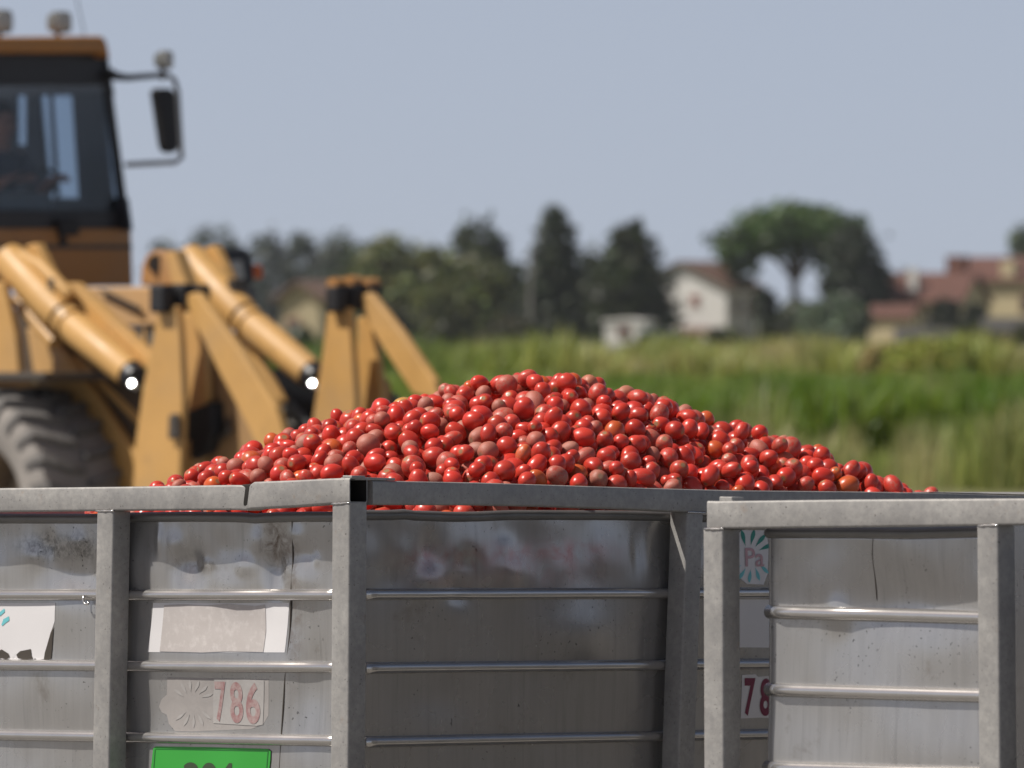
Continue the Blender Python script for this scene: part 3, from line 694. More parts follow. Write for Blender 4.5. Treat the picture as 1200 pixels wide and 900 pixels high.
# wheels
def lug_mesh(s):
    m=MB(); r0,r1,r2=.70,.765,.757; A=[]
    for (u,t0,t1,ra,rb) in ((.01,-.05,.035,r0,r1),(.12,-.03,.06,r0,r1+.002),(.22,.02,.112,r0-.01,r2),(.30,.07,.165,r0-.06,r2-.02),(.335,.09,.175,.58,.645)):
        A.append([(math.cos(t)*r,u*s,math.sin(t)*r) for t,r in ((t0,ra),(t0+.012,rb),(t1-.012,rb),(t1,ra))])
    m.loft([[np.array(p) for p in a] for a in A])
    o=m.build('tread_lug',M['tyre'],None,bevel=0); me=o.data; bpy.data.objects.remove(o); return me
LUG=[lug_mesh(1),lug_mesh(-1)]
def lathe(prof,n,name,mat,parent,mat4):
    m=MB(); rings=[[(math.cos(q)*r,a,math.sin(q)*r) for r,a in prof] for q in np.linspace(0,2*math.pi,n,endpoint=False)]
    k=len(prof); V=[p for r in rings for p in r]; F=[(i*k+j,((i+1)%n)*k+j,((i+1)%n)*k+j+1,i*k+j+1) for i in range(n) for j in range(k-1)]
    o=m.add(V,F).build(name,mat,None,smooth='auto'); o.parent=parent; return o
from mathutils import Matrix
def wheel(f,l,z,side):
    """side -1: outer face towards the operator's right"""
    e=bpy.data.objects.new('wheel',None); COL.objects.link(e); e.empty_display_size=.1
    e.parent=loader; e.location=np.array(loc(f,l,z))-QL
    e.rotation_euler=(0,0,math.atan2(LF[1],LF[0]))
    lathe([(.40,.27),(.44,.30),(.55,.325),(.64,.318),(.69,.29),(.705,.2),(.712,0),(.705,-.2),(.69,-.29),(.64,-.318),(.55,-.325),(.44,-.30),(.40,-.27)],56,'tyre',M['tyrewall'],e,None)
    lathe([(.0,.06*side*-1),(.14,.05*-side),(.16,.14*-side),(.30,.12*-side),(.37,.24*-side),(.41,.275*-side),(.41,-.25*-side)],40,'rim',M['rim'],e,None)
    n=25
    for i in range(n):
        for k in (0,1):
            o=bpy.data.objects.new('tread_lug',LUG[k]); COL.objects.link(o); o.parent=e; o.rotation_euler=(0,-(i+.5*k)*2*math.pi/n,0)
for f,l,sd in ((0,-.78,-1),(0,.95,1),(-3.0,-.78,-1),(-3.0,.95,1)): wheel(f,l,.755,sd)
MB().tube([loc(0,-.5,.75),loc(0,.7,.75)],.16,12).build('axle',M['blackpaint'],loader,smooth='auto')
MB().tube([loc(-3.,-.5,.75),loc(-3.,.7,.75)],.16,12).build('axle',M['blackpaint'],loader,smooth='auto')
# frames
MB().box(loc(-.55,.1,1.05),(.95,.34,.32),(LF,LL,UP)).build('front_frame',Y,loader,bevel=.03)
MB().box(loc(-2.9,.1,1.15),(1.3,.42,.4),(LF,LL,UP)).build('rear_frame',Y,loader,bevel=.03)
MB().box(loc(-3.6,.1,1.9),(.95,.62,.42),(LF,LL,UP)).build('engine_cover',Y,loader,bevel=.06)
# front tower: sunlit side panel, grille below it, top plates
plate('side_panel',[(84,337),(188,336),(188,381),(126,383)],-.05,.35,paint('dusty_panel_paint',(.55,.33,.15),.15,.5))
plate('grille',[(120,385),(188,383),(188,430),(140,430)],-.02,.3,M['greyp'])
for k in range(5): plate('grille_bar',[(128+k*13,384.5),(131+k*13,384.5),(134+k*13,428),(131+k*13,428)],-.035,.012,Y,bev=0)
plate('tower_plate',[(30,384),(56,389),(106,455),(163,540),(172,580),(150,640),(70,620),(44,470)],-.52,.06)
plate('tower_plate',[(79,417),(90,417),(168,492),(168,506)],-.46,.05)
plate('tower_plate',[(-12,330),(3,330),(18,395),(22,437),(10,445),(-10,440)],-.86,.05)
plate('fender',[(-60,436),(50,436),(52,446),(-60,447)],-1.05,.55,M['pin'])
plate('hose_cover',[(16,350),(40,362),(100,410),(172,462),(172,560),(120,560),(60,440),(22,440)],-.45,.03,plain('grimy_brown',(.075,.05,.03),.8,0,.4))
# lift cylinders (the same pair on both sides)
def cyl(dx,l):
    p=lambda x,y:LP(x+dx,y,l)
    k=1/190
    MB().tube([p(10,303),p(14,307),p(62,359),p(74,371)],[.105,.115,.118,.108],20).build('lift_cylinder',Y,loader,smooth='auto')
    MB().tube([p(73,370),p(77,374)],.094,20).build('gland_ring',M['pin'],loader,smooth='auto')
    MB().tube([p(77,374),p(83,380)],.104,20).build('gland_ring',Y,loader,smooth='auto')
    o=MB().tube([p(84,381),p(90,386),p(140,427),p(153,438)],[.092,.104,.098,.092],20,(True,False)).build('cylinder_sleeve',Y,loader,smooth='auto')
    MB().tube([p(146,432),p(160,444)],.082,18).build('cylinder_end',M['blackpaint'],loader,smooth='auto')
    # polished rod eye catching the sun
    H=unit(np.array(SDIR)+unit(EYE-p(168,449))); c=p(168,449)-LL*.09; a=unit(np.cross(H,UP)); b=np.cross(H,a); m=MB(); Rc=.42
    rings=[[c+H*(Rc*(math.cos(t)-1))+(a*math.cos(q)+b*math.sin(q))*Rc*math.sin(t) for q in np.linspace(0,2*math.pi,24,endpoint=False)] for t in np.linspace(.004,.042,5)]
    rings.append([x-H*.05 for x in rings[-1]]); m.loft(rings).build('chrome_pin_cap',M['chrome'],loader,smooth='auto')
    if dx==0: MB().tube([p(14,292),p(48,312),p(78,342),p(82,347)],[.03,.045,.045,.03],10).build('oil_pipe',Y,loader,smooth='auto')
    MB().tube([p(20,350),p(44,380),p(64,402)],.043,10).build('oil_pipe',Y,loader,smooth='auto')
    MB().box(p(66,336),(.03,.05,.05),(LF,LL,UP)).build('hose_clamp',M['pin'],loader,bevel=.005)
cyl(0,-.7); cyl(211,.72)
plate('lift_arm',[(66,333),(84,331),(182,424),(192,445),(170,432),(90,362)],-.62,.09)
plate('lift_arm',[(28,288),(42,285),(58,318),(70,338),(50,330)],-.60,.07)
plate('lift_arm',[(236,292),(250,287),(262,312),(270,330),(252,322)],.80,.07)
plate('cover_plate',[(80,346),(100,350),(103,366),(82,366)],-.58,.03,M['roofp'])
plate('lift_arm',[(193,297),(203,293),(222,345),(240,392),(262,440),(240,440),(205,350)],-.35,.1)
plate('arm_eye',[(164,334),(166,312),(171,299),(180,293),(190,294),(198,303),(203,335)],-.25,.12,M['roofp'])
MB().tube([LP(183,309,-.27),LP(183,309,-.05)],.055,16).build('pin_boss',M['pin'],loader,smooth='auto')
plate('wiper_stay',[(114,340),(118,339),(163,360),(162,364)],-.09,.02,M['pin'],bev=0)
plate('lift_arm',[(268,368),(278,372),(300,415),(330,470),(318,478),(290,430)],.72,.06)
# quick coupler brackets: pairs of plates with a raking strut
def bracket(q,l):
    g=lambda pts:[(x+q,y) for x,y in pts]
    return g
plate('bracket_plate',[(186,360),(207,358),(211,400),(214,470),(210,570),(154,590),(158,520),(167,455)],-.80,.05)
plate('bracket_plate',[(214,368),(232,364),(240,400),(243,468),(236,482),(214,484)],-.58,.05)
plate('bracket_plate',[(216,520),(222,514),(222,590),(206,590)],-.60,.05)
plate('hose_cover',[(214,484),(248,470),(250,505),(240,530),(218,540)],-.59,.1,M['dark'])
plate('raking_strut',[(214,346),(230,342),(282,412),(322,476),(336,520),(318,560),(290,500),(258,440),(226,375)],-.72,.06)
plate('coupler_panel',[(246,392),(262,430),(300,520),(330,620),(232,620),(244,520)],-.50,.04,paint('worn_ochre_paint',(.36,.21,.09),.35,.5))
MB().tube([LP(262,505,-.52),LP(268,492,-.53),LP(270,505,-.54),LP(258,514,-.54)],.018,8).build('lifting_eye',M['pin'],loader,smooth=True)
plate('latch',[(197,486),(207,484),(208,514),(196,515)],-.84,.03,M['pin'])
for x,y,l in ((190,350,-.82),(214,349,-.7),(232,350,-.6)):
    MB().box(LP(x,y,l),(.07,.05,.085),(LF,LL,UP)).build('pin_block',M['dark'],loader,bevel=.02)
plate('bracket_plate',[(384,362),(407,360),(411,400),(416,470),(412,560),(360,560),(366,490),(375,430)],.62,.05)
plate('bracket_plate',[(418,372),(432,370),(440,400),(446,455),(443,560),(416,560)],.86,.05)
plate('bracket_plate',[(444,440),(452,450),(452,560),(444,560)],.95,.05,M['roofp'])
plate('raking_strut',[(422,346),(432,342),(470,390),(508,446),(515,470),(484,462),(456,420),(428,374)],.74,.06)
for x,y,l in ((395,347,.60),(414,345,.72),(434,347,.84)):
    MB().box(LP(x,y+3,l),(.06,.05,.085),(LF,LL,UP)).build('pin_block',M['dark'],loader,bevel=.02)
    MB().tube([LP(x,y-12,l)-LL*.045,LP(x,y-12,l)+LL*.045],.05,12).build('pin_cap',M['roofp'],loader,smooth='auto')
plate('bumper_beam',[(296,436),(340,430),(372,446),(372,520),(300,520)],1.02,.4,M['blackpaint'])
plate('coupler_tine',[(328,470),(336,468),(380,520),(366,530)],.9,.05,M['greyp'])
plate('coupler_tine',[(446,462),(458,460),(476,500),(462,505)],1.0,.05,M['greyp'])
# cab
fc=-1.05
fplate('cab_base',[(-110,268),(154,268),(156,335),(-110,335)],fc,1.5,M['roofp'])
fplate('base_seam',[(-110,287),(154.6,287),(155,292),(-110,292)],fc+.012,.03,M['pin'],bev=0)
fplate('cab_roof',[(-100,44),(122,42),(126,48),(131,70),(122,62),(-100,62)],fc+.12,1.75,paint('roof_ochre_paint',(.44,.20,.055),.3),bev=.03)
BP=M['blackpaint']
fplate('cab_pillar',[(121,58),(127,62),(154,270),(148,270)],fc,.07,BP)
fplate('cab_pillar',[(-98,60),(-90,60),(-104,270),(-113,270)],fc,.09,BP)
fplate('cab_pillar',[(-98,60),(-90,60),(-104,270),(-113,270)],fc-1.45,.09,BP)
fplate('cab_header',[(-100,59),(120,60),(126,100),(-100,100)],fc-.02,.05,BP)
fplate('cab_sill',[(-110,246),(150,246),(153,269),(-110,269)],fc-.01,.08,BP)
fplate('windscreen',[(-92,98),(124,98),(148,248),(-106,248)],fc-.03,.008,M['glass'],bev=0)
fplate('wiper_motor',[(70,256),(92,256),(94,276),(72,276)],fc+.05,.1,M['dark'])
# left wall of the cab, seen from inside through the windscreen, with its window openings
lw=float(np.dot(FP(151,225,fc)-QL,LL)); 
def lx(y): return 125+(y-60)*.135
for q in ([(-60,50),(120,56),(lx(112)-2,112),(-60,112)],[(-60,112),(18,112),(18,170),(-60,170)],[(30,112),(45,112),(56,232),(30,232)],[(84,112),(117,112),(130,232),(92,232)],[(18,170),(30,170),(30,232),(18,232)],[(-60,170),(18,170),(18,232),(-60,232)],[(-60,232),(lx(232)-2,232),(lx(270)-2,270),(-60,270)]):
    plate('side_panel',q,lw-.07,.03,BP,bev=0)
plate('side_window',[(14,108),(lx(108)-3,108),(lx(236)-3,236),(14,236)],lw-.03,.006,M['glass'],bev=0)
plate('window_bar',[(57,112),(60,112),(68,232),(64,232)],lw-.09,.02,BP,bev=0)
MB().box(loc(fc-1.42,lw-.76,2.3),(.03,.74,.35),(LF,LL,UP)).build('rear_panel',BP,loader)
MB().box(loc(fc-1.42,lw-.76,3.0),(.005,.72,.34),(LF,LL,UP)).build('rear_window',M['glass'],loader)
MB().box(loc(-1.6,-.45,2.2),(.24,.24,.08),(LF,LL,UP)).build('seat',M['seat'],loader,bevel=.03)
MB().box(loc(-1.85,-.45,2.6),(.07,.24,.4),(LF,LL,UP)).build('seat_backrest',M['seat'],loader,bevel=.04)
c=FP(35,220,fc-.35); up=unit(UP*.8-LF*.6); a=LL; b=unit(np.cross(up,a))
MB().tube([c+(a*math.cos(q)+b*math.sin(q))*.19 for q in np.linspace(0,2*math.pi,28)],.014,8,(False,False)).build('steering_wheel',M['dark'],loader,smooth=True)
MB().tube([c,c-up*.45+LF*.1],.03,8).build('steering_column',M['dark'],loader,smooth=True)
fplate('dashboard',[(-60,222),(60,226),(66,262),(-60,262)],fc-.15,.12,M['greyp'])
# roof lamps
def lamp(px,py,f,w,h):
    c=FP(px,py,f); m=MB(); rr=[]
    for d,s in ((.0,1.),(-.04,1.),(-.09,.78),(-.11,.5)):
        pts=[]
        for q in np.linspace(0,2*math.pi,20,endpoint=False):
            x=math.copysign(abs(math.cos(q))**.55,math.cos(q))*w*s; y=math.copysign(abs(math.sin(q))**.55,math.sin(q))*h*s
            pts.append(c+LL*x+UP*y+LF*d)
        rr.append(pts)
    hh=m.loft(rr).build('work_lamp',M['greyp'],loader,smooth='auto')
    m=MB(); rr=[[c+LL*(math.copysign(abs(math.cos(q))**.55,math.cos(q))*w*s)+UP*(math.copysign(abs(math.sin(q))**.55,math.sin(q))*h*s)+LF*d for q in np.linspace(0,2*math.pi,20,endpoint=False)] for d,s in ((.002,.88),(.012,.8),(.018,.4))]
    m.loft(rr).build('lens',M['lens'],hh,smooth='auto')
    MB().tube([c-UP*h*.9-LF*.05,c-UP*(h+.07)-LF*.05],.018,8).build('bracket',M['pin'],hh,smooth=True)
lamp(4,25,fc+.02,.075,.075); lamp(73,26,fc+.02,.075,.07); lamp(196,70,fc+.1,.05,.06)
# mirror on its tubular arm
mp=[FP(x,y,fc+.05) for x,y in ((129,84),(134,89),(150,91),(188,88),(197,88),(204,93),(208,106),(212,176),(213,184),(206,190),(148,193))]
MB().tube(mp,.018,8).build('mirror_arm',plain('grey_tube',(.27,.28,.29),.5),loader,smooth=True)
MB().tube(mp[:4],[.03,.03,.022,.018],8).build('mirror_hinge',M['dark'],loader,smooth=True)
MB().prism([FP(x,y,fc+.12) for x,y in ((184,107),(188,103),(203,104),(207,110),(211,172),(207,179),(198,179),(194,172))],-LF*.09).build('mirror',M['dark'],loader,bevel=.02)
# headlight cluster on the front fender
hb=fplate('headlight',[(252,300),(256,292),(288,291),(296,298),(299,330),(292,336),(262,334),(256,326)],-.2,.22,M['blackpaint'],bev=.02)
fplate('lens',[(262,306),(284,305),(288,328),(268,330)],-.185,.02,M['lens'],hb)
fplate('indicator',[(297,310),(308,311),(309,327),(297,327)],-.2,.1,M['orange'])
fplate('headlight_post',[(284,334),(300,334),(302,400),(286,400)],-.25,.1,M['greyp'])
MB().tube([FP(84,-30,fc-.8),FP(98,36,fc-.8),FP(101,60,fc-.8)],.004,6).build('aerial',M['dark'],loader)

# ---- the operator behind the windscreen
def person():
    hd=FP(2,146,fc-.62); J={}
    def g(df,dl,dz): return hd+LF*df+LL*dl+UP*dz
    J=[('pelvis',g(-.12,0,-.72),.15),('waist',g(-.13,0,-.52),.145),('chest',g(-.10,0,-.30),.16),('neck',g(-.03,0,-.14),.058),('head0',g(0,0,-.04),.085),('head1',g(0,0,.06),.098),('head2',g(-.01,0,.12),.07),
       ('shl',g(-.09,.20,-.22),.062),('ell',g(.05,.27,-.44),.045),('wrl',g(.27,.22,-.36),.033),('hal',g(.36,.19,-.34),.036),
       ('shr',g(-.09,-.20,-.22),.062),('elr',g(.05,-.27,-.44),.045),('wrr',g(.27,-.1,-.36),.033),('har',g(.35,-.06,-.34),.036),
       ('hil',g(-.06,.10,-.76),.10),('knl',g(.36,.13,-.72),.07),('anl',g(.42,.13,-1.12),.045),('tol',g(.56,.13,-1.16),.04),
       ('hir',g(-.06,-.10,-.76),.10),('knr',g(.36,-.13,-.72),.07),('anr',g(.42,-.13,-1.12),.045),('tor',g(.56,-.13,-1.16),.04)]
    ix={n:i for i,(n,_,_) in enumerate(J)}
    E=[('pelvis','waist'),('waist','chest'),('chest','neck'),('neck','head0'),('head0','head1'),('head1','head2'),('chest','shl'),('shl','ell'),('ell','wrl'),('wrl','hal'),('chest','shr'),('shr','elr'),('elr','wrr'),('wrr','har'),('pelvis','hil'),('hil','knl'),('knl','anl'),('anl','tol'),('pelvis','hir'),('hir','knr'),('knr','anr'),('anr','tor')]
    V=[p for _,p,_ in J]; rad=[r for _,_,r in J]; ed=[(ix[a],ix[b]) for a,b in E]
    # five fingers curled round the wheel on each hand
    for h,sg in (('hal',1),('har',-1)):
        base=V[ix[h]]
        for k in range(4):
            o=LL*(k-1.5)*.019
            a=base+LF*.045+o; b_=a+LF*.028-UP*.012; c_=b_+LF*.004-UP*.028
            i0=len(V); V+= [a,b_,c_]; rad+=[.0095,.009,.008]; ed+=[(ix[h],i0),(i0,i0+1),(i0+1,i0+2)]
        i0=len(V); V+=[base-LL*sg*.035+LF*.02,base-LL*sg*.04+LF*.05]; rad+=[.011,.009]; ed+=[(ix[h],i0),(i0,i0+1)]
    o0=V[0].copy(); me=bpy.data.meshes.new('person'); me.from_pydata([tuple(v-o0) for v in V],ed,[])
    for m_ in (M['skin'],M['shirt']): me.materials.append(m_)
    o=bpy.data.objects.new('person',me); COL.objects.link(o); o.location=o0
    sk_=o.modifiers.new('skin','SKIN'); sk_.use_smooth_shade=True
    o.modifiers.new('sub','SUBSURF').levels=1
    import bmesh
    b=bmesh.new(); b.from_mesh(me); l=b.verts.layers.skin.verify(); b.verts.ensure_lookup_table()
    for i,r in enumerate(rad): b.verts[i][l].radius=(r,r)
    b.verts[0][l].use_root=True; b.to_mesh(me); b.free()
    return o,hd
def clothed():
    t=NT('skin_and_shirt'); c=t.coord('Object'); sx=t.n('ShaderNodeSeparateXYZ'); t.l(c,sx.inputs[0])
    f=t.math('ADD',t.math('MULTIPLY',sx.outputs[0],float(LF[0])),t.math('MULTIPLY',sx.outputs[1],float(LF[1])))
    hd_=t.math('GREATER_THAN',sx.outputs[2],.545); fa=t.math('MULTIPLY',t.math('GREATER_THAN',f,.19),t.math('GREATER_THAN',sx.outputs[2],.2))
    return t.set(Base_Color=t.mix(t.math('MAXIMUM',hd_,fa),(.06,.06,.085),(.42,.21,.14)),Roughness=.7)
op,hd=person(); op.data.materials.clear(); op.data.materials.append(clothed())
tag(op,'operator in dark shirt seated behind the loader windscreen holding the wheel','person')
def ball(c,r,sx,n=12): 
    m=MB(); rings=[]
    for i in range(1,n): 
        th=math.pi*i/n; rings.append([c+(LL*math.cos(q)*math.sin(th)*sx[1]+LF*math.sin(q)*math.sin(th)*sx[0]+UP*math.cos(th)*sx[2])*r for q in np.linspace(0,2*math.pi,14,endpoint=False)])
    return m.loft(rings)
ball(hd-LF*.025+UP*.06,.105,(1,.98,.95)).build('hair',M['hair'],op,smooth=True)
for s_ in (-1,1):
    ball(hd+LF*.088+LL*.033*s_+UP*.02,.012,(1,1,1),8).build('eye',M['dark'],op,smooth=True)
    ball(hd+LL*.098*s_,.03,(.6,.35,1.1),8).build('ear',M['skin'],op,smooth=True)
ball(hd+LF*.10-UP*.012,.018,(1,.8,1.5),8).build('nose',M['skin'],op,smooth=True)
ball(hd+LF*.088-UP*.055,.022,(.4,1.2,.35),8).build('mouth',plain('lips',(.35,.12,.10),.6),op,smooth=True)

# ------------------------------------------------------------------ trees
def crown(name,blobs,n,size,colr,parent=None,var=.3,flat=0):
    """many small leaf clumps spread through overlapping lobes; blobs (x,y,z,rx,ry,rz) in world metres"""
    B=np.array(blobs,float); vol=(B[:,3]*B[:,5]); pk=RNG.choice(len(B),n,p=vol/vol.sum())
    d=RNG.normal(size=(n,3)); d/=np.linalg.norm(d,axis=1)[:,None]; rr=RNG.random(n)**.28*(1+.10*RNG.normal(size=n))
    C=B[pk,:3]+d*rr[:,None]*B[pk,3:6]
    C=C[C[:,2]>.1]; k=len(C); d=d[:k]
    nr=d[:len(C)]*.7+RNG.normal(size=(len(C),3))*.6; nr/=np.linalg.norm(nr,axis=1)[:,None]
    a=np.cross(nr,RNG.normal(size=(len(C),3))); a/=np.linalg.norm(a,axis=1)[:,None]; b=np.cross(nr,a)
    s=size*(.6+.8*RNG.random(len(C)))[:,None]
    V=np.stack([C-a*s,C-b*s*.6,C+a*s,C+b*s*.6],1).reshape(-1,3)
    F=np.arange(len(V)).reshape(-1,4)
    lob=(1+var*.6*RNG.normal(size=len(B)))[pk][:len(C)]
    cc=np.clip(np.array(colr)[None]*(lob*(1+var*RNG.normal(size=len(C))))[:,None]*(1+.08*RNG.normal(size=(len(C),3))),.004,.6)
    col=np.concatenate([np.repeat(cc,4,0),np.ones((len(V),1))],1)
    o0=np.array(blobs[0][:3]) 
    me=rawmesh(name,V-o0,[F],M['leaf'],col); o=bpy.data.objects.new(name,me); COL.objects.link(o); o.location=o0
    if parent is not None: par(o,parent)
    return o
def tree(kind,px,yt,wpx,D,colr,label,cat='tree',group='trees along the far field edge',n=1700,cb=.12,name=None,leaf=.34):
    g=at(px,433,D); x,y=g[0],g[1]; H=at(px,yt,D)[2]; Wd=wpx*D/FPX/2
    e=empty(name or kind+'_tree',(x,y,0),label,cat,group); rr=random.Random(int(px*7+yt))
    bl=[]
    if kind in('round','bush'):
        zb=H*(cb if kind=='round' else .0); hh=(H-zb)/2
        bl.append((x,y,zb+hh,Wd*.8,Wd*.8,hh*.9)); bl.append((x,y,zb+hh*.8,Wd*.75,Wd*.75,hh*.75))
        for k in range(16):
            q=rr.uniform(0,6.28); u=rr.uniform(-.8,.92); s=math.sqrt(max(0,1-u*u)); r=Wd*rr.uniform(.24,.42)
            bl.append((x+math.cos(q)*s*Wd*.66,y+math.sin(q)*s*Wd*.66,max(r*.6,zb+hh+u*(hh-r*.8)),r,r,r*rr.uniform(.75,1.1)))
    elif kind=='cone':
        zb=H*cb
        for k in range(22):
            f=k/21; z=zb+(H-zb)*f; wr=Wd*(1-f**2.1*.72)*(.78+.22*min(1,f*5)); q=rr.uniform(0,6.28); o=wr*.4*rr.random(); r=max(.5,wr*.78)
            bl.append((x+math.cos(q)*o,y+math.sin(q)*o,min(z,H-r*.7),r,r,r*1.05))
    elif kind=='umbrella':
        for k in range(46):
            q=rr.uniform(0,6.28); s=math.sqrt(rr.random()); z=H-1.6-3.0*s*s*rr.uniform(.4,1.3)-rr.random()*.8; r=rr.uniform(1.3,2.1)
            bl.append((x+math.cos(q)*s*(Wd-1.3),y+math.sin(q)*s*(Wd-1.3),z,r*1.1,r*1.1,r*.8))
        for dx,zz,r in ((-5.9,H-4.2,1.9),(-5.2,H-5.6,1.8),(-4.6,H-6.8,1.5),(-3.4,H-4.6,1.6),(2.6,H-5.6,1.6),(3.4,H-4.6,1.9),(5.2,H-6.2,1.8),(1.2,H-5.,1.6),(4.8,H-5.,2.0),(-1.2,H-4.6,1.5)): bl.append((x+dx,y,zz,r*1.2,r*1.2,r*.8))
    crown('crown',bl,int(n*1.7),leaf*1.15,colr,e)
    tr=MB(); b0=max(.14,Wd*.06)
    if kind=='umbrella':
        tr.tube([(x,y,0),(x+.1,y,H*.3),(x-.1,y,H*.5),(x+.1,y,H*.72)],[.52,.42,.38,.3],10)
        for dx,dz in ((-4.2,-4.4),(3.6,-3.6),(-1.8,-2.6),(1.6,-2.4),(.3,-2.)): tr.tube([(x,y,H*.5),(x+dx*.35,y+rr.uniform(-1,1),H*.62),(x+dx,y+rr.uniform(-2,2),H+dz)],[.27,.2,.1],8)
    else:
        tr.tube([(x,y,0),(x+.1,y,H*.3),(x,y,H*.82)],[b0,b0*.75,b0*.25],8)
        for k in range(4):
            q=rr.uniform(0,6.28); tr.tube([(x,y,H*(.2+.12*k)),(x+math.cos(q)*Wd*.3,y+math.sin(q)*Wd*.3,H*(.34+.13*k)),(x+math.cos(q)*Wd*.6,y+math.sin(q)*Wd*.6,H*(.42+.13*k))],[b0*.5,b0*.3,.04],6)
    tr.build('trunk',M['bark'],e,smooth='auto')
    return e
DK=(.036,.050,.024); OL=(.15,.17,.055); MG=(.080,.105,.045); PN=(.065,.115,.024); SG=(.13,.17,.105); HAZED=(.085,.105,.078)  # the far trees' leaf colour has distance haze painted in
T=tree
T('round',200,272,80,820,HAZED,'hazy dark tree hidden mostly behind the loader lamp',n=900)
T('round',250,260,100,800,HAZED,'hazy dark round tree above the loader headlight',n=1300)
T('round',318,268,84,780,HAZED,'hazy tree with a notched crown right of the orange indicator',n=1100)
T('round',360,268,84,790,HAZED,'hazy tree second right of the orange indicator',n=1100)
T('round',400,264,76,780,HAZED,'hazy tree above the right pin blocks of the loader',n=1500)
T('round',432,276,96,720,MG,'small mid green tree left of the broad olive tree',n=1200)
T('round',470,270,150,560,OL,'broad olive green tree with a wide domed crown',n=3000,cb=.02)
T('round',535,280,130,545,OL,'lower olive green tree in front of the tall dark one',n=2200,cb=.02)
T('round',563,246,82,610,DK,'tall dark tree rising behind the olive trees',n=2200,cb=.05)
T('round',602,300,74,590,DK,'dark low tree in the gap left of the utility pole',n=1300,cb=.02)
T('cone',650,244,98,560,(.046,.062,.026),'tall pointed dark evergreen beside the utility pole',n=2600,cb=.08)
T('round',692,286,50,600,DK,'narrow dark tree between the two evergreens',n=1200,cb=.05)
T('cone',737,262,120,540,(.050,.066,.026),'full dark evergreen overlapping the white house',n=3000,cb=.1)
T('umbrella',932,227,184,600,PN,'large umbrella pine with flat crown and bare trunk',n=4200,name='umbrella_pine',leaf=.32)
T('round',1002,256,100,585,DK,'dark dense tree under the right edge of the pine',n=2400,cb=.05)
T('round',897,332,32,560,DK,'slim dark tree against the grey side of the white house',n=900,cb=.02)
T('bush',928,350,84,575,(.06,.075,.04),'dark low hedge around the foot of the pine trunk',cat='bush',n=1500,name='bush',leaf=.3)
T('bush',975,342,100,500,SG,'sage green rounded bush below the umbrella pine',cat='bush',n=1700,name='bush',leaf=.26)
T('round',1062,306,34,820,HAZED,'tiny hazy tree in the gap right of the pine',n=500)
T('round',1202,256,66,640,MG,'dark green tree cut by the right edge of the photo',n=1300)
T('round',1020,332,40,590,DK,'low dark tree beside the red roofed houses',n=800,cb=.02)
UB='shrubs below the tree line'
for i,(px,yt,wp,D,c,lb) in enumerate([(455,352,90,470,(.05,.05,.022),'brownish shrub left end below the olive tree'),(530,360,80,460,(.045,.052,.02),'dull green shrub below the lower olive tree'),(595,364,70,450,(.05,.05,.022),'brownish shrub just left of the utility pole'),(655,372,50,455,(.035,.045,.02),'dark shrub at the foot of the pointed evergreen'),
    (850,382,60,440,(.06,.07,.025),'low shrub in front of the white house side wall'),(900,372,50,470,(.045,.055,.025),'dark shrub between white house and pine trunk'),(1072,390,95,168,(.40,.42,.09),'yellow green shrub right of the sage bush'),(1122,394,62,172,(.34,.36,.08),'second yellow green shrub touching the first'),(1030,400,55,176,(.42,.34,.15),'tan dry shrub left of the yellow green ones'),(1165,386,70,360,(.075,.065,.032),'brown dry shrub near the right edge'),(1205,378,60,380,(.06,.06,.03),'brown shrub cut by the right edge'),(1108,344,44,545,(.035,.045,.022),'small dark shrub covering the low yellow house'),(1142,352,40,545,(.04,.05,.025),'taller shrub below the brick chimney tower'),(1140,366,50,540,(.04,.05,.025),'small dark shrub before the yellow walled house'),(1095,372,46,520,(.045,.05,.03),'small grey green shrub before the low red roof'),(345,385,90,330,(.06,.08,.025),'low green shrub between the two loader arms'),(300,392,70,330,(.055,.08,.025),'low green shrub behind the left raking strut')]):
    T('bush',px,yt,wp,D,c,lb,cat='shrub',group=UB,n=1000 if D>200 else 3200,name='shrub',leaf=.24 if D>200 else .075)

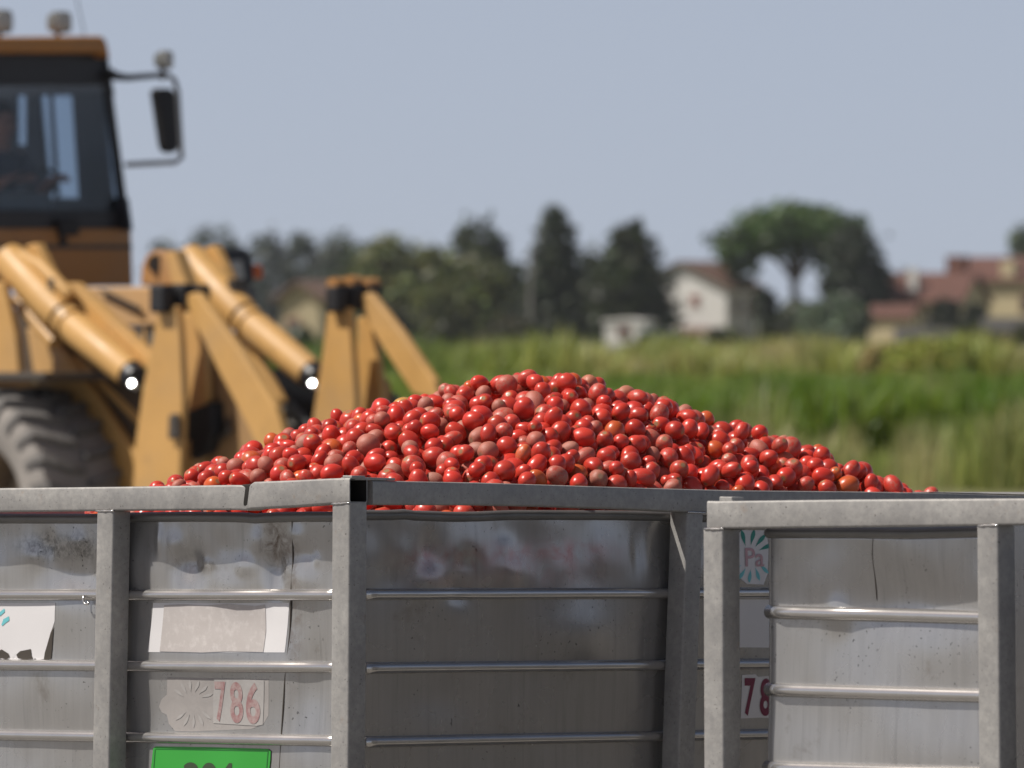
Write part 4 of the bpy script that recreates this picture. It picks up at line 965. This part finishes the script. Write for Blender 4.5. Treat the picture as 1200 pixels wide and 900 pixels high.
# ------------------------------------------------------------------ houses, vehicles, pole
def tiles(name,c):
    t=NT(name); v=t.coord('Object'); n1=t.noise(v,.8,5); wv=t.n('ShaderNodeTexWave'); wv.inputs['Scale'].default_value=2.5; t.l(v,wv.inputs[0])
    c=np.array(c); return t.set(Base_Color=t.mix(n1,tuple(c*.7),tuple(c*1.3)),Roughness=.85)
ROOF=tiles('clay_tiles',(.125,.07,.05)); ROOFR=tiles('red_clay_tiles',(.115,.05,.036))
def plaster(n,c): return plain(n,c,.85,0,.10,.6)
WHT=plaster('white_plaster',(.72,.70,.67)); YEL=plaster('yellow_plaster',(.56,.47,.29)); SHUT=plain('red_shutter',(.24,.06,.035)); WDARK=plain('window_dark',(.03,.035,.04),.2)
TCOT=plain('terracotta_brick',(.16,.065,.045),.85)
def house(name,px,D,yaw,wd,dp,ye,yr,wall,roof,label,wins=(),doors=(),axis=0,over=.5):
    """gable front corner-to-corner centred at px; yaw turns the gable to the photograph's left; eave and ridge heights from the picture"""
    c=at(px,433,D); c[2]=0; he=at(px,ye,D)[2]; hr=at(px,yr,D)[2]
    g=np.array([-math.sin(yaw),-math.cos(yaw),0]); s=np.array([math.cos(yaw),-math.sin(yaw),0])   # outward normal of the front, rightwards along it
    e=empty(name,c,label,'house','houses beyond the field')
    P=lambda a,b,z: c+s*a-g*b+UP*z
    h=wd/2
    if axis==0: pf=[P(-h,0,0),P(h,0,0),P(h,0,he),P(0,0,hr),P(-h,0,he)]; MB().prism(pf,-g*dp).build('wall',wall,e)
    else: MB().prism([P(-h,0,0),P(-h,dp,0),P(-h,dp,he),P(-h,dp/2,hr-.1),P(-h,0,he)],s*wd).build('wall',wall,e)
    m=MB(); th=UP*.22; ov=over; k=(hr-he)/(h if axis==0 else dp/2)
    if axis==0:
        for sg in (-1,1): m.add([P(sg*(h+ov),-ov,he-k*ov+.05),P(0,-ov,hr+.05),P(0,dp+ov,hr+.05),P(sg*(h+ov),dp+ov,he-k*ov+.05)]+[P(sg*(h+ov),-ov,he-k*ov+.27),P(0,-ov,hr+.27),P(0,dp+ov,hr+.27),P(sg*(h+ov),dp+ov,he-k*ov+.27)],[(0,1,2,3),(4,5,6,7),(0,1,5,4),(2,3,7,6),(1,2,6,5),(3,0,4,7)])
    else:
        for b0,b1 in ((-ov,dp/2),(dp+ov,dp/2)): m.add([P(-h-ov,b0,he-k*ov+.05),P(-h-ov,b1,hr),P(h+ov,b1,hr),P(h+ov,b0,he-k*ov+.05)]+[P(-h-ov,b0,he-k*ov+.27),P(-h-ov,b1,hr+.22),P(h+ov,b1,hr+.22),P(h+ov,b0,he-k*ov+.27)],[(0,1,2,3),(4,5,6,7),(0,1,5,4),(2,3,7,6),(1,2,6,5),(3,0,4,7)])
    m.build('roof',roof,e)
    for (a,z,w_,h_,mt) in wins:
        f=MB(); f.box(P(a,-.03,z),(w_/2+.12,.05,h_/2+.12),(s,g,UP)); f=f.build('window',WHT if mt is SHUT else SHUT,e); MB().box(P(a,-.06,z),(w_/2,.05,h_/2),(s,g,UP)).build('shutter' if mt is SHUT else 'pane',mt,f)
    for (a,w_,h_,mt) in doors: MB().box(P(a,-.03,h_/2),(w_/2,.06,h_/2),(s,g,UP)).build('door',mt,e)
    return e,P,s,g,he,hr
wh,P,s_,g_,he,hr=house('white_house',797,600,R(27),9.0,7.,337,309,WHT,ROOF,'white two storey house with brown tiled roof and red shutters',[(1.45,6.1,.75,1.05,SHUT),(-1.6,6.1,.75,1.05,SHUT),(-1.6,2.4,1.,1.4,WDARK)],[(1.6,2.6,2.9,SHUT)])
MB().prism([P(-.2,-.05,3.75),P(-.2,-1.5,3.25),P(-.2,-1.5,3.1),P(-.2,-.05,3.3)],s_*3.6).build('porch_roof',ROOF,wh)
for a in (0.,3.1): MB().box(P(a,-1.35,1.58),(.14,.14,1.56),(s_,g_,UP)).build('porch_post',WHT,wh)
MB().box(P(2.2,4.5,hr-.3),(.35,.35,.9),(s_,g_,UP)).build('chimney',TCOT,wh)
for b in (2.,5.):
    f=MB().box(P(4.52,b,5.6),(.05,.55,.75),(s_,g_,UP)).build('window',SHUT,wh); MB().box(P(4.56,b,5.6),(.04,.45,.65),(s_,g_,UP)).build('pane',WDARK,f)
rh,P,s_,g_,he,hr=house('red_roofed_house',1172,620,R(24),10.,8.,328,303,YEL,ROOFR,'yellow house with long red roof and brick chimney tower at right',[(-2.,5.9,1.,1.3,WDARK),(2.6,5.9,1.,1.3,WDARK)],[(.4,1.2,2.3,SHUT)],axis=1)
MB().box(P(-3.9,-.6,(he+1.4)/2+.4),(.85,.7,(he+2.2)/2),(s_,g_,UP)).build('chimney',TCOT,rh)
MB().box(P(.7,.6,he+.75),(.65,.6,.95),(s_,g_,UP)).build('dormer',YEL,rh)
lh,P,s_,g_,he,hr=house('low_house',1080,600,R(24),7.,7.,352,322,YEL,ROOFR,'lower yellow house with sloping red roof left of the chimney tower',[(-1.2,4.,.9,1.1,WDARK)],[(1.5,1.2,2.2,SHUT)],axis=1)
MB().box(P(-1.2,1.2,he+1.4),(.4,.35,1.4),(s_,g_,UP)).build('chimney',WHT,lh)
house('garden_shed',1042,560,R(24),3.6,3.,372,360,YEL,ROOFR,'small shed with a bright red roof beside the pine',[(.6,2.2,.6,.6,WDARK)],[(-.8,.9,1.9,SHUT)],axis=1,over=.3)
fh,P,s_,g_,he,hr=house('farmhouse',352,430,R(30),2.9,3.2,349,333,plaster('ochre_plaster',(.42,.35,.22)),tiles('brown_tiles',(.15,.095,.07)),'small ochre farmhouse with brown roof seen between the loader arms',[(-.5,3.2,.7,.8,WDARK)],[(.7,1.,2.1,SHUT)],axis=0)
def garden_wall(px0,px1,D,yt,mat,label):
    A=at(px0,433,D);B=at(px1,433,D);z=at(px0,yt,D)[2]; A[2]=B[2]=0
    tag(MB().prism([A,B,B+UP*z,A+UP*z],(0,.3,0)).build('garden_wall',mat,loc=A),label,'wall','walls beyond the field')
GRW=plain('grey_render',(.30,.28,.29),.9)
garden_wall(1048,1118,440,384,GRW,'long low grey wall in front of the red roofed houses')
garden_wall(1150,1215,460,372,GRW,'short grey wall below the yellow house at the right edge')
def car(name,px,D,yaw,Ln,Wd,Ht,yb,body,label,cat,van=False):
    c=at(px,433,D); c[2]=0; f=np.array([math.cos(yaw),math.sin(yaw),0]); l=np.array([-math.sin(yaw),math.cos(yaw),0])
    e=empty(name,c,label,cat,'vehicles parked by the white house'); Q=lambda a,b,z:c+f*a+l*b+UP*z
    h=Ln/2
    if van: pr=[(-h,.35),(h,.35),(h,.95),(h*.82,1.15),(h*.55,Ht*.95),(h*.45,Ht),(-h*.98,Ht),(-h,Ht*.9)]
    else: pr=[(-h,.35),(h,.35),(h,.78),(h*.55,.92),(h*.25,Ht),(-h*.45,Ht),(-h*.75,.98),(-h,.92)]
    MB().prism([Q(a,-Wd/2,z) for a,z in pr],l*Wd).build('body',body,e,bevel=.08)
    if van: wn=[(h*.76,1.2),(h*.53,Ht*.9),(h*.15,Ht*.9),(h*.15,1.2)]
    else: wn=[(h*.5,.95),(h*.22,Ht*.95),(-h*.43,Ht*.95),(-h*.68,.98)]
    for sg in (-1,1): MB().prism([Q(a,sg*(Wd/2+.01),z) for a,z in wn],l*.02*sg).build('side_window',WDARK,e)
    for a in (-h*.62,h*.62):
        for sg in (-1,1):
            o=MB().tube([Q(a,sg*(Wd/2-.2),.33),Q(a,sg*(Wd/2+.02),.33)],.33,18).build('wheel',M['dark'],e,smooth='auto')
            MB().tube([Q(a,sg*(Wd/2+.02),.33),Q(a,sg*(Wd/2+.03),.33)],.2,14).build('hub',M['greyp'],o,smooth='auto')
    return e
WP=plain('white_car_paint',(.75,.74,.73),.3,0,.03); TP_=plain('teal_car_paint',(.03,.055,.07),.3)
cb,P,s_,g_,he,hr=house('cabin',731,450,R(20),2.7,2.4,380,378,WHT,WHT,'small white flat roofed cabin at the foot of the big evergreen',[(0,2.9,.5,.4,WDARK)],[(.2,.9,2.1,M['greyp'])],over=.12)
cb['category']='cabin'
car('dark_van',768,360,R(165),2.6,1.9,2.75,0,TP_,'dark teal van in front of the white house','van',True)
car('white_car',667,330,R(10),2.9,1.75,1.95,0,WP,'white car half hidden by weeds near the utility pole','car')
g=at(622,433,540)
e=empty('utility_pole',(g[0],g[1],0),'slim grey utility pole left of the pointed evergreen','pole')
H=at(622,292,540)[2]
MB().tube([(g[0],g[1],0),(g[0],g[1],H)],[.22,.14],10).build('pole_shaft',plain('weathered_pole',(.22,.21,.20),.9),e,smooth='auto')
MB().box((g[0],g[1],H-.5),(.7,.06,.07)).build('crossarm',M['bark'],e)

# ------------------------------------------------------------------ field plants
def blades(name,n,y0,y1,px0,px1,hfun,width,cfun,label,cat,lean=.35,per=6,dens=1.0):
    k=n//per; y=y0+(y1-y0)*RNG.random(k)**dens; px=px0+(px1-px0)*RNG.random(k); x=(px-600)/FPX*y
    X=np.repeat(x,per)+RNG.normal(size=k*per)*.10; Yv=np.repeat(y,per)+RNG.normal(size=k*per)*.10; PXr=np.repeat(px,per); n=k*per
    h=hfun(PXr,Yv)*(.7+.45*RNG.random(n)); q=RNG.random(n)*6.283; ln=lean*h*RNG.random(n)**.7*np.where(RNG.random(n)<.25,1.8,1)
    dx,dy=np.cos(q)*ln,np.sin(q)*ln; wq=q+1.57+RNG.normal(size=n)*.5; w=width*(.6+.8*RNG.random(n)); wx,wy=np.cos(wq)*w/2,np.sin(wq)*w/2
    z0=np.zeros(n)
    P0a=np.stack([X-wx,Yv-wy,z0],1);P0b=np.stack([X+wx,Yv+wy,z0],1)
    P1a=np.stack([X+dx*.35-wx,Yv+dy*.35-wy,h*.6],1);P1b=np.stack([X+dx*.35+wx,Yv+dy*.35+wy,h*.6],1)
    P2=np.stack([X+dx,Yv+dy,h*(1-.15*RNG.random(n))],1)
    V=np.stack([P0a,P0b,P1b,P1a,P2],1).reshape(-1,3); i=np.arange(n)*5
    F4=np.stack([i,i+1,i+2,i+3],1); F3=np.stack([i+3,i+2,i+4],1)
    c=np.clip(cfun(PXr,Yv,n),.003,.7); col=np.concatenate([np.repeat(c,5,0),np.ones((n*5,1))],1)
    me=rawmesh(name,V,[F4,F3],M['grass'],col); o=bpy.data.objects.new(name,me); COL.objects.link(o); tag(o,label,cat,None,'stuff')
def nz(px,y,sx,sy,seed): return np.array([noise.noise((a*sx,b*sy,seed)) for a,b in zip(px,y)])
def cmix(cs,w):
    cs=np.array(cs); w=np.clip(w,0,1)[:,None]; return cs[0]*(1-w)+cs[1]*w
def jit(c,n,s=.25): return c*(1+s*RNG.normal(size=(n,1)))*(1+.06*RNG.normal(size=(n,3)))
def c1(px,y,n): return jit(cmix([(.135,.235,.016),(.26,.33,.05)],.25+.8*nz(px,y,.008,.05,3)+np.clip((700-px)/300,0,.5)),n)
def h1(px,y): return 1.14+.42*nz(px,y,.014,.05,8)+.2*nz(px,y,.05,.1,4)+np.clip((px-900)/300,0,1)*.06
blades('crop_rows',66000,96,172,430,1330,h1,.05,c1,'deep green leafy crop standing behind the tomato bin','crop',per=7,dens=1.3)
def c2(px,y,n):
    w=nz(px,y,.006,.014,5); c=cmix([(.33,.38,.075),(.50,.43,.19)],.35+1.1*w); g=np.clip((620-px)/160,0,1)[:,None]; c=c*(1-g)+np.array((.17,.25,.05))*g
    b=np.clip((px-1120)/80,0,1)[:,None]; return jit(c*(1-.5*b)+np.array((.28,.2,.1))*.5*b,n)
def h2(px,y): return np.maximum(.8,1.80+.85*nz(px,y,.011,.02,2)+.9*np.maximum(0,nz(px,y,.006,.012,31))+.25*nz(px,y,.05,.1,4))
blades('tall_weeds',52000,176,360,180,1340,h2,.10,c2,'yellow green tall weeds across the back of the field','weeds',per=6,dens=1.5)
def c3(px,y,n): return jit(cmix([(.22,.30,.05),(.42,.40,.17)],.5+.9*nz(px,y,.02,.1,6)),n)
def h3(px,y): return np.clip(.15+1.1*(nz(px,y,.012,.05,12)+np.clip((px-960)/260,0,.75)),.12,1.15)
blades('straw_grass',4800,84,95,640,1330,h3,.03,c3,'pale straw coloured wispy grass in front of the crop','grass',per=6,lean=.25)
def h5(px,y): return np.clip(.35+2.3*nz(px,y,.016,.08,21),.1,1.5)
blades('seed_stalks',9000,88,120,470,1330,h5,.028,lambda a,b,n: jit(cmix([(.26,.31,.08),(.46,.42,.20)],.5+nz(a,b,.02,.1,2)),n),'pale seed stalks scattered through the green crop','weeds',per=5,lean=.3)
def c4(px,y,n): return jit(cmix([(.13,.21,.04),(.26,.28,.07)],.4+nz(px,y,.01,.05,9)),n)
blades('field_grass',16000,76,180,150,520,lambda a,b:.75+.3*nz(a,b,.01,.05,1),.05,c4,'green grass behind the loader','grass',per=6)

# ------------------------------------------------------------------ summer haze
hm_=bpy.data.materials.new('haze'); hm_.use_nodes=True; t_=hm_.node_tree; t_.nodes.remove(t_.nodes['Principled BSDF'])
pv=t_.nodes.new('ShaderNodeVolumePrincipled'); pv.inputs['Color'].default_value=(.90,.93,1,1); pv.inputs['Density'].default_value=.00010; pv.inputs['Anisotropy'].default_value=.3
t_.links.new(pv.outputs[0],t_.nodes['Material Output'].inputs['Volume'])
o=MB().box((0,450,14.5),(260,560,15.5)).build('haze',hm_); o['kind']='stuff'; o['label']='thin summer haze over the field'; o['category']='haze'
